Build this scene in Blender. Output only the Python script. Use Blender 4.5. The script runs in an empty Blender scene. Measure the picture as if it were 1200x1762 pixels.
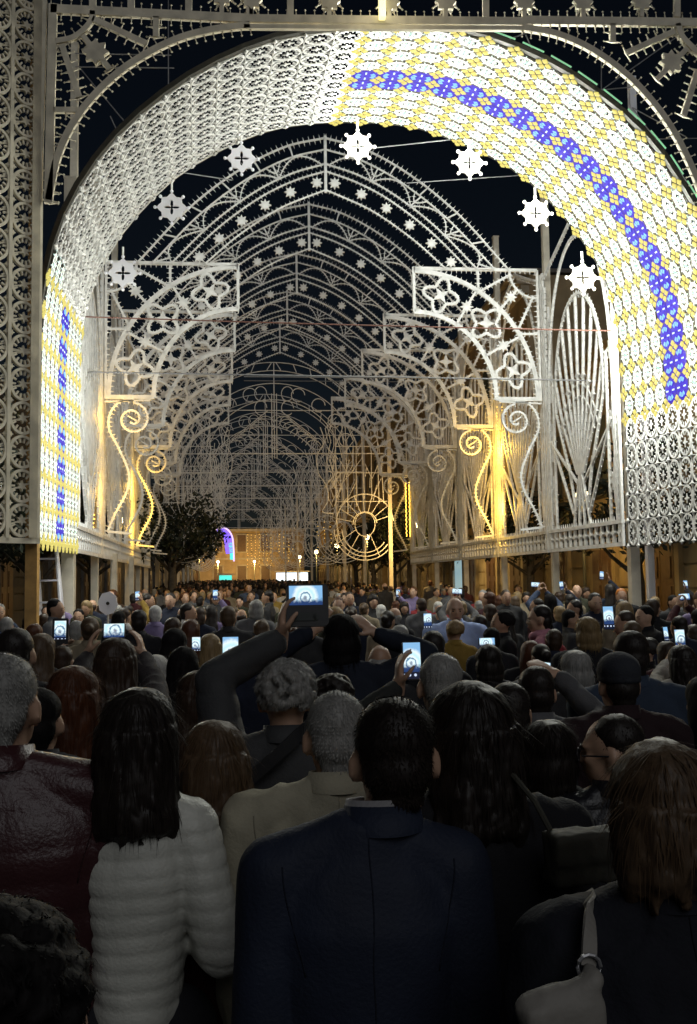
import bpy, math, random
import numpy as np
from mathutils import Vector, Matrix, noise
PI = math.pi
rnd = random.Random(7)
nrs = np.random.RandomState(11)
scene = bpy.context.scene
COL = scene.collection

# ------------------------------------------------------------------ camera
F, YAW, PITCH, ROLL, HC = 1604.0, .1029, .0728, -.015, 2.0     # focal length in pixels of the 1200 px wide photograph
cy_, sy_, cp_, sp_ = math.cos(YAW), math.sin(YAW), math.cos(PITCH), math.sin(PITCH)
FWD = Vector((cp_*sy_, cp_*cy_, sp_)); X0 = Vector((cy_, -sy_, 0)); U0 = Vector((-sp_*sy_, -sp_*cy_, cp_))
RT = X0*math.cos(ROLL)+U0*math.sin(ROLL); UP = -X0*math.sin(ROLL)+U0*math.cos(ROLL)
cam = bpy.data.cameras.new('camera'); camo = bpy.data.objects.new('camera', cam); COL.objects.link(camo)
camo.matrix_world = Matrix(((RT.x, UP.x, -FWD.x, 0), (RT.y, UP.y, -FWD.y, 0), (RT.z, UP.z, -FWD.z, HC), (0, 0, 0, 1)))
cam.sensor_fit = 'VERTICAL'; cam.sensor_height = 24; cam.lens = F/1762*24
cam.clip_start = .05; cam.clip_end = 2000
scene.camera = camo

# ------------------------------------------------------------------ night sky, fill light, exposure
SUN_EL, SUN_AZ = math.radians(38), math.radians(166)
world = bpy.data.worlds.new('World'); scene.world = world; world.use_nodes = True
wn = world.node_tree.nodes; wl = world.node_tree.links
sky = wn.new('ShaderNodeTexSky'); sky.sky_type = 'NISHITA'; sky.sun_disc = False
sky.sun_elevation = SUN_EL; sky.sun_rotation = SUN_AZ
bg = wn['Background']; bg.inputs['Strength'].default_value = .0016
wl.new(sky.outputs['Color'], bg.inputs['Color'])
sun = bpy.data.lights.new('street_glow', 'SUN'); suno = bpy.data.objects.new('street_glow', sun); COL.objects.link(suno)
sun.energy = .44; sun.angle = math.radians(40); sun.color = (.97, .98, 1)
sd = Vector((math.sin(SUN_AZ)*math.cos(SUN_EL), math.cos(SUN_AZ)*math.cos(SUN_EL), math.sin(SUN_EL)))
suno.rotation_euler = sd.to_track_quat('Z', 'Y').to_euler()
scene.view_settings.view_transform = 'Standard'; scene.view_settings.look = 'None'
scene.view_settings.exposure = 0; scene.view_settings.gamma = 1; scene.view_settings.use_curve_mapping = False
scene.render.engine = 'CYCLES'
scene.cycles.use_denoising = True
scene.cycles.max_bounces = 5; scene.cycles.diffuse_bounces = 3; scene.cycles.glossy_bounces = 2
scene.cycles.sample_clamp_indirect = 4; scene.cycles.use_light_tree = True

def ray(px, py):
    x = (px-600)/F; y = -(py-881)/F
    return FWD + RT*x + UP*y
def atY(px, py, Y):
    v = ray(px, py); t = Y/v.y; return Vector((v.x*t, Y, HC+v.z*t))
def atX(px, py, X):
    v = ray(px, py); t = X/v.x; return Vector((X, v.y*t, HC+v.z*t))

# ------------------------------------------------------------------ materials
def mat(name, color, rough=.6, metal=0, emit=None, strength=0, spec=.5, noise_amt=0, noise_scale=8, bump=0, bump_scale=40, sheen=0):
    m = bpy.data.materials.new(name); m.use_nodes = True
    nt = m.node_tree; b = nt.nodes['Principled BSDF']
    b.inputs['Base Color'].default_value = (*color, 1); b.inputs['Roughness'].default_value = rough
    b.inputs['Metallic'].default_value = metal
    if 'Specular IOR Level' in b.inputs: b.inputs['Specular IOR Level'].default_value = spec
    if sheen and 'Sheen Weight' in b.inputs: b.inputs['Sheen Weight'].default_value = sheen
    if emit:
        b.inputs['Emission Color'].default_value = (*emit, 1); b.inputs['Emission Strength'].default_value = strength
    if noise_amt or bump:
        tc = nt.nodes.new('ShaderNodeTexCoord')
    if noise_amt:
        n = nt.nodes.new('ShaderNodeTexNoise'); n.inputs['Scale'].default_value = noise_scale; n.inputs['Detail'].default_value = 5
        r = nt.nodes.new('ShaderNodeMapRange'); r.inputs['From Min'].default_value = .3; r.inputs['From Max'].default_value = .7
        r.inputs['To Min'].default_value = 1-noise_amt; r.inputs['To Max'].default_value = 1+noise_amt*.4
        mx = nt.nodes.new('ShaderNodeMix'); mx.data_type = 'RGBA'; mx.blend_type = 'MULTIPLY'; mx.inputs['Factor'].default_value = 1
        nt.links.new(tc.outputs['Object'], n.inputs['Vector']); nt.links.new(n.outputs['Fac'], r.inputs['Value'])
        mx.inputs['A'].default_value = (*color, 1)
        nt.links.new(r.outputs['Result'], mx.inputs['B']); nt.links.new(mx.outputs['Result'], b.inputs['Base Color'])
    if bump:
        n2 = nt.nodes.new('ShaderNodeTexNoise'); n2.inputs['Scale'].default_value = bump_scale; n2.inputs['Detail'].default_value = 4
        bp = nt.nodes.new('ShaderNodeBump'); bp.inputs['Strength'].default_value = bump; bp.inputs['Distance'].default_value = .01
        nt.links.new(tc.outputs['Object'], n2.inputs['Vector']); nt.links.new(n2.outputs['Fac'], bp.inputs['Height'])
        nt.links.new(bp.outputs['Normal'], b.inputs['Normal'])
    return m
M = {}
M['white'] = mat('white_painted_wood', (.82, .82, .80), .55, noise_amt=.25, noise_scale=5)
M['cream'] = mat('cream_painted_wood', (.84, .77, .60), .6, noise_amt=.3, noise_scale=4)
M['post'] = mat('pale_wood_post', (.62, .57, .47), .6, noise_amt=.3, noise_scale=3, bump=.3)
M['redwood'] = mat('red_painted_wood', (.30, .07, .03), .6, noise_amt=.3)
M['amberwood'] = mat('varnished_wood', (.55, .32, .10), .5, noise_amt=.3)
M['darkrim'] = mat('dark_rim_wood', (.035, .035, .028), .7, noise_amt=.3)
M['led_white'] = mat('white_led', (.05, .05, .05), .8, spec=.1, emit=(.95, 1, .86), strength=1.32)
M['led_green'] = mat('pale_green_led', (.03, .05, .04), .8, spec=.1, emit=(.25, .75, .5), strength=.8)
M['led_yellow'] = mat('yellow_led', (.05, .035, .01), .8, spec=.1, emit=(.86, .75, .20), strength=.9)
M['led_blue'] = mat('blue_led', (.008, .005, .04), .8, spec=.1, emit=(.035, .014, .60), strength=1.0)
M['led_cyan'] = mat('cyan_led', (.02, .03, .05), .8, spec=.1, emit=(.22, .55, 1), strength=1.15)
M['led_cross'] = mat('warm_white_led', (.9, .88, .8), .4, emit=(1, .96, .85), strength=1.05)
M['amber_bulb'] = mat('amber_bulb', (.9, .6, .2), .4, emit=(1, .55, .07), strength=7)
M['olive'] = mat('gilded_wood', (.022, .019, .008), .5, noise_amt=.3)
M['crosswhite'] = mat('white_plastic_ornament', (.8, .8, .86), .4)
M['cable'] = mat('steel_cable', (.35, .35, .36), .4, metal=.6)
M['cablered'] = mat('brown_cable', (.16, .07, .05), .6)
M['black'] = mat('black_plastic', (.012, .012, .014), .35)
M['bag_white'] = mat('white_leather', (.24, .225, .20), .65, bump=.2, bump_scale=60)
M['bag_olive'] = mat('olive_leather', (.05, .048, .036), .75, bump=.2, bump_scale=60)
M['strap_black'] = mat('black_webbing', (.012, .012, .014), .7)
M['bark'] = mat('tree_bark', (.10, .085, .065), .9, noise_amt=.5, noise_scale=12, bump=1, bump_scale=20)
M['leaf'] = mat('dark_green_leaf', (.018, .027, .013), .6, noise_amt=.5, noise_scale=2)
M['plaster'] = mat('ochre_plaster', (.40, .30, .17), .85, noise_amt=.35, noise_scale=1.2, bump=.2)
M['stone'] = mat('pale_limestone', (.42, .37, .28), .85, noise_amt=.35, noise_scale=2, bump=.3)
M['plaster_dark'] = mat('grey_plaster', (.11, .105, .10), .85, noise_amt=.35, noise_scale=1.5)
M['plaster_brown'] = mat('brown_plaster', (.32, .25, .14), .85, noise_amt=.35, noise_scale=1.3, bump=.2)
M['roofing'] = mat('flat_roof', (.12, .11, .10), .9)
M['shutter'] = mat('dark_green_shutter', (.05, .06, .05), .6, noise_amt=.2)
M['door'] = mat('brown_door', (.12, .07, .035), .5, noise_amt=.3)
M['glass'] = mat('window_glass', (.02, .025, .03), .08, spec=.6)
M['iron'] = mat('cast_iron', (.03, .035, .033), .5, metal=.4)
M['lampglow'] = mat('sodium_globe', (.9, .8, .6), .4, emit=(1, .78, .42), strength=9)
M['shopglow'] = mat('lit_shop_window', (.8, .85, .9), .4, emit=(.75, .9, 1), strength=1.5)
M['dimglow'] = mat('dim_lit_doorway', (.4, .5, .55), .4, emit=(.45, .75, .85), strength=.45)
M['far_blue'] = mat('violet_led_far', (.1, .05, .6), .4, emit=(.22, .12, 1), strength=1.6)
M['far_cyan'] = mat('turquoise_led_far', (.1, .6, .6), .4, emit=(.08, .85, .72), strength=1.1)
M['far_pink'] = mat('pale_violet_led_far', (.6, .4, .8), .4, emit=(.75, .55, 1), strength=1.4)
M['asphalt'] = mat('asphalt', (.05, .05, .052), .85, noise_amt=.4, noise_scale=3, bump=.4)
M['paving'] = mat('stone_paving', (.20, .19, .17), .8, noise_amt=.3, noise_scale=2, bump=.3)
M['skin'] = mat('skin', (.50, .31, .21), .5, noise_amt=.15, noise_scale=20)
M['skin2'] = mat('tanned_skin', (.40, .235, .15), .5, noise_amt=.15, noise_scale=20)
M['lip'] = mat('lips', (.28, .10, .08), .5)
M['eye'] = mat('dark_eye', (.015, .012, .01), .2)
M['denim'] = mat('denim_cloth', (.035, .045, .07), .85, noise_amt=.3, bump=.2)
M['trouser'] = mat('dark_trouser', (.014, .014, .018), .85)

def screen_mat():
    m = bpy.data.materials.new('phone_screen'); m.use_nodes = True
    nt = m.node_tree; N = nt.nodes; L = nt.links; b = N['Principled BSDF']
    b.inputs['Base Color'].default_value = (.01, .01, .012, 1); b.inputs['Roughness'].default_value = .15
    uv = N.new('ShaderNodeUVMap'); sep = N.new('ShaderNodeSeparateXYZ'); L.new(uv.outputs['UV'], sep.inputs[0])
    def mth(op, a, bb):
        n = N.new('ShaderNodeMath'); n.operation = op
        for i, q in enumerate((a, bb)):
            if q is None: continue
            if isinstance(q, (int, float)): n.inputs[i].default_value = q
            else: L.new(q, n.inputs[i])
        return n.outputs[0]
    oi = N.new('ShaderNodeObjectInfo'); rn = oi.outputs['Random']; r7 = mth('FRACT', mth('MULTIPLY', rn, 7.13), None)
    zm = mth('ADD', mth('MULTIPLY', rn, .7), .75)
    dx = mth('MULTIPLY', mth('ADD', sep.outputs['X'], mth('MULTIPLY', mth('SUBTRACT', r7, .5), .35)), zm); dy = mth('MULTIPLY', mth('ADD', sep.outputs['Y'], mth('SUBTRACT', mth('MULTIPLY', r7, .3), .05)), mth('MULTIPLY', zm, .9))
    r = mth('SQRT', mth('ADD', mth('MULTIPLY', dx, dx), mth('MULTIPLY', dy, dy)), None)
    nz = N.new('ShaderNodeTexNoise'); nz.inputs['Scale'].default_value = 7; nz.inputs['Detail'].default_value = 6; nz.noise_dimensions = '4D'
    L.new(uv.outputs['UV'], nz.inputs['Vector']); L.new(mth('MULTIPLY', rn, 40.0), nz.inputs['W'])
    r2 = mth('ADD', r, mth('MULTIPLY', mth('SUBTRACT', nz.outputs['Fac'], .5), .22))
    cr = N.new('ShaderNodeValToRGB'); e = cr.color_ramp.elements
    e[0].position = 0; e[0].color = (.25, .20, .2, 1); e[1].position = 1; e[1].color = (.25, .5, .8, 1)
    for p, c in ((.10, (.30, .42, .55, 1)), (.16, (.85, .97, 1, 1)), (.28, (.75, .95, 1, 1)), (.32, (.10, .22, .36, 1)), (.37, (.16, .32, .48, 1)), (.41, (.92, 1, 1, 1)), (.58, (.55, .88, 1, 1)), (.78, (.85, .97, 1, 1))):
        k = e.new(p); k.color = c
    L.new(r2, cr.inputs['Fac'])
    lo = N.new('ShaderNodeMapRange'); lo.inputs['From Min'].default_value = -.30; lo.inputs['From Max'].default_value = -.02
    L.new(mth('ADD', dy, mth('MULTIPLY', mth('SUBTRACT', nz.outputs['Fac'], .5), .5)), lo.inputs['Value'])
    mx = N.new('ShaderNodeMix'); mx.data_type = 'RGBA'; mx.inputs['A'].default_value = (.02, .05, .16, 1)
    L.new(lo.outputs['Result'], mx.inputs['Factor']); L.new(cr.outputs['Color'], mx.inputs['B'])
    # round buttons of the camera app along the foot of the picture
    bx = mth('SUBTRACT', mth('FRACT', mth('MULTIPLY', sep.outputs['X'], 3.0), None), .5); by = mth('MULTIPLY', mth('ADD', sep.outputs['Y'], .82), 3.0)
    br = mth('LESS_THAN', mth('ADD', mth('MULTIPLY', bx, bx), mth('MULTIPLY', by, by)), .06)
    foot = mth('LESS_THAN', sep.outputs['Y'], -.64)
    m2 = N.new('ShaderNodeMix'); m2.data_type = 'RGBA'; m2.inputs['A'].default_value = (.008, .012, .03, 1); m2.inputs['B'].default_value = (.6, .7, .9, 1); L.new(br, m2.inputs['Factor'])
    m3 = N.new('ShaderNodeMix'); m3.data_type = 'RGBA'; L.new(foot, m3.inputs['Factor']); L.new(mx.outputs['Result'], m3.inputs['A']); L.new(m2.outputs['Result'], m3.inputs['B'])
    L.new(m3.outputs['Result'], b.inputs['Emission Color']); b.inputs['Emission Strength'].default_value = 1.05
    return m
M['screen'] = screen_mat()
_cloth = {}
def cloth(color, rough=.85, sheen=.15, bump=.25):
    k = (tuple(color), rough)
    if k not in _cloth:
        _cloth[k] = mat('cloth_%02d' % len(_cloth), color, rough, spec=.3 if rough > .6 else .5, noise_amt=.25, noise_scale=6, bump=bump, bump_scale=120)
    return _cloth[k]
_hairm = {}
HAIRC = dict(black=(.008, .007, .007), dark=(.014, .010, .008), brown=(.035, .02, .012), lightbrown=(.08, .05, .028), auburn=(.07, .024, .010),
             orange=(.40, .13, .02), blonde=(.22, .15, .07), grey=(.24, .235, .22), white=(.5, .49, .46), bald=(.36, .22, .15))
def hairmat(c):
    if c in _hairm: return _hairm[c]
    m = mat(c+'_hair', HAIRC[c], .52 if c != 'black' else .7, spec=.35 if c != 'black' else .12); nt = m.node_tree; b = nt.nodes['Principled BSDF']
    tc = nt.nodes.new('ShaderNodeTexCoord'); mp = nt.nodes.new('ShaderNodeMapping'); mp.inputs['Scale'].default_value = (90, 90, 9)
    n = nt.nodes.new('ShaderNodeTexNoise'); n.inputs['Scale'].default_value = 1.6; n.inputs['Detail'].default_value = 4
    bp = nt.nodes.new('ShaderNodeBump'); bp.inputs['Strength'].default_value = .4; bp.inputs['Distance'].default_value = .004
    r = nt.nodes.new('ShaderNodeMapRange'); r.inputs['From Min'].default_value = .3; r.inputs['From Max'].default_value = .7; r.inputs['To Min'].default_value = .7; r.inputs['To Max'].default_value = 1.3
    mx = nt.nodes.new('ShaderNodeMix'); mx.data_type = 'RGBA'; mx.blend_type = 'MULTIPLY'; mx.inputs['Factor'].default_value = 1; mx.inputs['A'].default_value = (*HAIRC[c], 1)
    L = nt.links; L.new(tc.outputs['Object'], mp.inputs['Vector']); L.new(mp.outputs['Vector'], n.inputs['Vector']); L.new(n.outputs['Fac'], bp.inputs['Height']); L.new(n.outputs['Fac'], r.inputs['Value'])
    L.new(r.outputs['Result'], mx.inputs['B']); L.new(mx.outputs['Result'], b.inputs['Base Color']); L.new(bp.outputs['Normal'], b.inputs['Normal'])
    _hairm[c] = m; return m

_strm = {}
def strandmat(c):
    if c not in _strm: _strm[c] = mat(c+'_hair_strand', tuple(q*1.1 for q in HAIRC[c]), .75, spec=.08)
    return _strm[c]
# ------------------------------------------------------------------ scene helpers
def thing(name, label, cat, loc=(0, 0, 0), rotz=0, group=None):
    o = bpy.data.objects.new(name, None); COL.objects.link(o); o.location = loc; o.rotation_euler = (0, 0, rotz)
    o.empty_display_size = .2
    o['label'] = label; o['category'] = cat
    if group: o['group'] = group
    return o
def tag(o, label=None, cat=None, group=None, kind=None):
    if label: o['label'] = label
    if cat: o['category'] = cat
    if group: o['group'] = group
    if kind: o['kind'] = kind
    return o
def inst(name, me, parent=None, mats=None):
    o = bpy.data.objects.new(name, me); COL.objects.link(o)
    if parent: o.parent = parent
    if mats:
        for i, m_ in enumerate(mats):
            o.material_slots[i].link = 'OBJECT'; o.material_slots[i].material = m_
    return o
def copy_tree(o, parent=None):
    c = o.copy(); COL.objects.link(c)
    if parent: c.parent = parent
    for ch in list(o.children): copy_tree(ch, c)
    return c

class MB:
    def __init__(s): s.v = []; s.f = []; s.m = []
    def add(s, vs, fs, m=0):
        b = len(s.v); s.v.extend(vs); s.f.extend([tuple(i+b for i in f) for f in fs]); s.m.extend([m]*len(fs))
    def box(s, c, d, m=0, rot=0):
        x, y, z = c; a, b, h = d[0]/2, d[1]/2, d[2]/2; cr, sr = math.cos(rot), math.sin(rot)
        vs = []
        for dz in (-h, h):
            for dx, dy in ((-a, -b), (a, -b), (a, b), (-a, b)):
                vs.append((x+dx*cr-dy*sr, y+dx*sr+dy*cr, z+dz))
        s.add(vs, [(0, 3, 2, 1), (4, 5, 6, 7), (0, 1, 5, 4), (1, 2, 6, 5), (2, 3, 7, 6), (3, 0, 4, 7)], m)
    def strip(s, pts, w, t, y=0, m=0, closed=False):
        """a flat batten swept along a polyline in the XZ plane"""
        n = len(pts); vs = []
        for i, p in enumerate(pts):
            a = pts[i-1] if (i > 0 or closed) else p; b = pts[(i+1) % n] if (i < n-1 or closed) else p
            dx, dz = b[0]-a[0], b[1]-a[1]; l = math.hypot(dx, dz) or 1; nx, nz = -dz/l*w/2, dx/l*w/2
            for sg, yy in ((1, -t/2), (1, t/2), (-1, t/2), (-1, -t/2)):
                vs.append((p[0]+nx*sg, y+yy, p[1]+nz*sg))
        fs = []
        for i in range(n if closed else n-1):
            a, b = i*4, ((i+1) % n)*4
            for k in range(4): fs.append((a+k, a+(k+1) % 4, b+(k+1) % 4, b+k))
        if not closed: fs += [(3, 2, 1, 0), tuple((n-1)*4+k for k in range(4))]
        s.add(vs, fs, m)
    def teeth(s, pts, sp, ln, w, y=0, sides=(1, -1), m=0, ball=0, off=0, closed=False):
        """little bulb pegs standing off a batten"""
        P = resample(pts+[pts[0]] if closed else pts, sp)
        for i in range(0, len(P)):
            a = P[max(i-1, 0)]; b = P[min(i+1, len(P)-1)]
            dx, dz = b[0]-a[0], b[1]-a[1]; l = math.hypot(dx, dz) or 1; tx, tz = dx/l, dz/l
            for sg in sides:
                nx, nz = -tz*sg, tx*sg
                x0, z0 = P[i][0]+nx*off, P[i][1]+nz*off; x1, z1 = x0+nx*ln, z0+nz*ln
                h = w/2
                vs = [(x0-tx*h, y-h, z0-tz*h), (x0+tx*h, y-h, z0+tz*h), (x0+tx*h, y+h, z0+tz*h), (x0-tx*h, y+h, z0-tz*h), (x1, y-h*.4, z1), (x1, y+h*.4, z1)]
                s.add(vs, [(0, 1, 4), (1, 2, 5, 4), (2, 3, 5), (3, 0, 4, 5)], m)
                if ball: s.octa((x1, y, z1), ball, m)
    def octa(s, c, r, m=0):
        x, y, z = c
        s.add([(x+r, y, z), (x-r, y, z), (x, y+r, z), (x, y-r, z), (x, y, z+r), (x, y, z-r)],
              [(0, 2, 4), (2, 1, 4), (1, 3, 4), (3, 0, 4), (2, 0, 5), (1, 2, 5), (3, 1, 5), (0, 3, 5)], m)
    def poly(s, pts, t, y=0, m=0):
        """an extruded outline (star-shaped about its centroid)"""
        n = len(pts); cx = sum(p[0] for p in pts)/n; cz = sum(p[1] for p in pts)/n
        vs = [(p[0], y-t/2, p[1]) for p in pts]+[(p[0], y+t/2, p[1]) for p in pts]+[(cx, y-t/2, cz), (cx, y+t/2, cz)]
        fs = []
        for i in range(n):
            j = (i+1) % n
            fs += [(i, j, 2*n), (n+j, n+i, 2*n+1), (i, i+n, j+n, j)]
        s.add(vs, fs, m)
    def star(s, c, ro, ri, n, t, y=0, m=0, rot=0):
        s.poly([(c[0]+(ro if k % 2 == 0 else ri)*math.sin(rot+k*PI/n), c[1]+(ro if k % 2 == 0 else ri)*math.cos(rot+k*PI/n)) for k in range(2*n)], t, y, m)
    def tube(s, pts, r, n=8, m=0, cap=True):
        pts = [Vector(p) for p in pts]; rr = r if isinstance(r, (list, tuple)) else [r]*len(pts)
        vs = []; fs = []
        for i, p in enumerate(pts):
            d = (pts[min(i+1, len(pts)-1)]-pts[max(i-1, 0)]).normalized()
            a = d.cross(Vector((0, 0, 1)) if abs(d.z) < .9 else Vector((1, 0, 0))).normalized(); b = d.cross(a)
            for k in range(n):
                q = p+(a*math.cos(2*PI*k/n)+b*math.sin(2*PI*k/n))*rr[i]; vs.append(tuple(q))
        for i in range(len(pts)-1):
            for k in range(n): fs.append((i*n+k, i*n+(k+1) % n, (i+1)*n+(k+1) % n, (i+1)*n+k))
        if cap: fs += [tuple(range(n))[::-1], tuple((len(pts)-1)*n+k for k in range(n))]
        s.add(vs, fs, m)
    def ell(s, c, r, n=16, k=10, m=0, rot=None):
        vs = [(0, 0, 1)]; fs = []
        for i in range(1, k):
            th = PI*i/k
            for j in range(n): vs.append((math.sin(th)*math.cos(2*PI*j/n), math.sin(th)*math.sin(2*PI*j/n), math.cos(th)))
        vs.append((0, 0, -1)); last = len(vs)-1
        for j in range(n):
            fs.append((0, 1+j, 1+(j+1) % n)); fs.append((last, last-n+(j+1) % n, last-n+j))
        for i in range(k-2):
            for j in range(n): fs.append((1+i*n+j, 1+(i+1)*n+j, 1+(i+1)*n+(j+1) % n, 1+i*n+(j+1) % n))
        out = []
        for v in vs:
            w = Vector((v[0]*r[0], v[1]*r[1], v[2]*r[2]))
            if rot: w = rot @ w
            out.append((w.x+c[0], w.y+c[1], w.z+c[2]))
        s.add(out, fs, m)
    def limb(s, pts, rad, n=12):
        """a chain of tapered capsules"""
        pts = [Vector(p) for p in pts]
        for i in range(len(pts)-1):
            a, b = pts[i], pts[i+1]; ra, rb = rad[i], rad[i+1]; d = (b-a); L = d.length; d = d/L if L else Vector((0, 0, 1))
            prof = [(-ra, .02*ra), (-ra*.8, ra*.6), (-ra*.4, ra*.92), (0, ra), (L*.5, (ra+rb)/2), (L, rb), (L+rb*.4, rb*.92), (L+rb*.8, rb*.6), (L+rb, .02*rb)]
            s.tube([a+d*q[0] for q in prof], [q[1] for q in prof], n)
    def loft(s, rings, n=24, m=0, caps=True):
        """rings: (centre, rx, ry, power) horizontal superellipses"""
        vs = []; fs = []
        for (c, rx, ry, pw) in rings:
            for k in range(n):
                a = 2*PI*k/n; ca, sa = math.cos(a), math.sin(a)
                vs.append((c[0]+rx*math.copysign(abs(ca)**(2/pw), ca), c[1]+ry*math.copysign(abs(sa)**(2/pw), sa), c[2]))
        for i in range(len(rings)-1):
            for k in range(n): fs.append((i*n+k, i*n+(k+1) % n, (i+1)*n+(k+1) % n, (i+1)*n+k))
        if caps: fs += [tuple(range(n))[::-1], tuple((len(rings)-1)*n+k for k in range(n))]
        s.add(vs, fs, m)
    def mesh(s, name, mats, smooth=False):
        me = bpy.data.meshes.new(name); me.from_pydata(s.v, [], s.f)
        for m_ in mats: me.materials.append(m_)
        if len(mats) > 1: me.polygons.foreach_set('material_index', s.m)
        if smooth: me.polygons.foreach_set('use_smooth', [True]*len(s.f))
        me.update(); return me
    def build(s, name, mats, parent=None, smooth=False):
        if not isinstance(mats, (list, tuple)): mats = [mats]
        return inst(name, s.mesh(name, mats, smooth), parent)

def resample(pts, sp):
    P = np.array(pts, float); seg = np.hypot(*(P[1:, :2]-P[:-1, :2]).T) if P.shape[1] == 2 else np.linalg.norm(P[1:]-P[:-1], axis=1)
    s = np.concatenate([[0], np.cumsum(seg)]); n = max(2, int(round(s[-1]/sp))+1)
    t = np.linspace(0, s[-1], n)
    return [tuple(float(np.interp(q, s, P[:, k])) for k in range(P.shape[1])) for q in t]
def spline(pts, per=8):
    P = [np.array(p, float) for p in pts]; P = [2*P[0]-P[1]]+P+[2*P[-1]-P[-2]]; out = []
    for i in range(1, len(P)-2):
        for k in range(per):
            t = k/per; a, b, c, d = P[i-1], P[i], P[i+1], P[i+2]
            out.append(tuple(.5*((2*b)+(-a+c)*t+(2*a-5*b+4*c-d)*t*t+(-a+3*b-3*c+d)*t**3)))
    out.append(tuple(P[-2])); return out
def arc(cx, cz, r, a0, a1, n=16, rz=None):
    rz = rz or r
    return [(cx+r*math.cos(math.radians(a0+(a1-a0)*i/n)), cz+rz*math.sin(math.radians(a0+(a1-a0)*i/n))) for i in range(n+1)]

# ------------------------------------------------------------------ ground
def gz(y): return .005*min(max(0, y-12), 110)
b = MB(); ys = [-30, -5, 12, 25, 40, 60, 80, 122, 400, 1500]
for i, y in enumerate(ys):
    b.v += [(-700, y, gz(y)), (700, y, gz(y))]
    if i: b.f.append((2*i-2, 2*i-1, 2*i+1, 2*i)); b.m.append(0)
tag(b.build('ground', M['asphalt']), kind='structure')
for sgn, x0, x1 in ((-1, -7.6, -3.9), (1, 7.6, 9.9)):
    b = MB(); yy = [-4, 12, 25, 40, 60, 122, 240]
    for i in range(len(yy)-1):
        a, c = yy[i], yy[i+1]
        b.add([(x0, a, gz(a)-.1), (x1, a, gz(a)-.1), (x1, c, gz(c)-.1), (x0, c, gz(c)-.1), (x0, a, gz(a)+.14), (x1, a, gz(a)+.14), (x1, c, gz(c)+.14), (x0, c, gz(c)+.14)],
              [(4, 5, 6, 7), (0, 4, 7, 3), (1, 2, 6, 5), (0, 1, 5, 4)])
    tag(b.build('pavement', M['paving']), kind='structure')
def xc(Y): return 1.81-.04*(Y-16)          # the gallery runs a touch to the left
PLANES = [19.86, 23.5, 27.2, 30.9, 34.5]

# ------------------------------------------------------------------ the lit vault
fpx = [(64, 930), (66, 800), (70, 560), (85, 450), (110, 370), (150, 300), (200, 235), (275, 170), (350, 120), (450, 75), (500, 62), (600, 50), (680, 46), (760, 48), (810, 57), (900, 90), (970, 125), (1050, 182), (1100, 225), (1150, 285), (1190, 358)]
bpx = [(130, 940), (133, 800), (140, 560), (184, 442), (210, 400), (250, 355), (300, 305), (375, 260), (450, 226), (500, 215), (545, 210), (610, 208), (685, 212), (725, 218), (770, 235), (850, 270), (900, 300), (950, 346), (1002, 410), (1035, 458), (1050, 496), (1063, 542), (1078, 720), (1083, 940)]
YF, YB = 13.09, 16.0
fp = [tuple(atY(x, y, YF)) for x, y in fpx]
fp += [(6.95, YF, 7.05), (7.22, YF, 6.1), (7.28, YF, 5.2), (7.28, YF, 4.0), (7.28, YF, 2.57)]
bp_ = [tuple(atY(x, y, YB)) for x, y in bpx]
NC, NR = 46, 10
def even(pts, n):
    P = np.array(spline(pts, 10)); s = np.concatenate([[0], np.cumsum(np.linalg.norm(P[1:]-P[:-1], axis=1))])
    t = np.linspace(0, s[-1], n*8+1); Q = np.stack([np.interp(t, s, P[:, k]) for k in range(3)], 1)
    for _ in range(60): Q[1:-1] = .5*Q[1:-1]+.25*(Q[:-2]+Q[2:])
    return Q[::8]
CF, CB = even(fp, NC), even(bp_, NC)
def vpt(i, j):
    i = np.clip(i, 0, NC); a = int(min(i, NC-1)); t = i-a
    f_ = CF[a]*(1-t)+CF[a+1]*t; k_ = CB[a]*(1-t)+CB[a+1]*t
    u = j/NR; return Vector(f_*(1-u)+k_*u)
vault = thing('illuminated_vault', 'huge arched vault of led rosettes, white and yellow with a blue band, partly unlit', 'light arch', (xc(14.5), 14.5, 0))
VL = Vector(vault.location)
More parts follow.
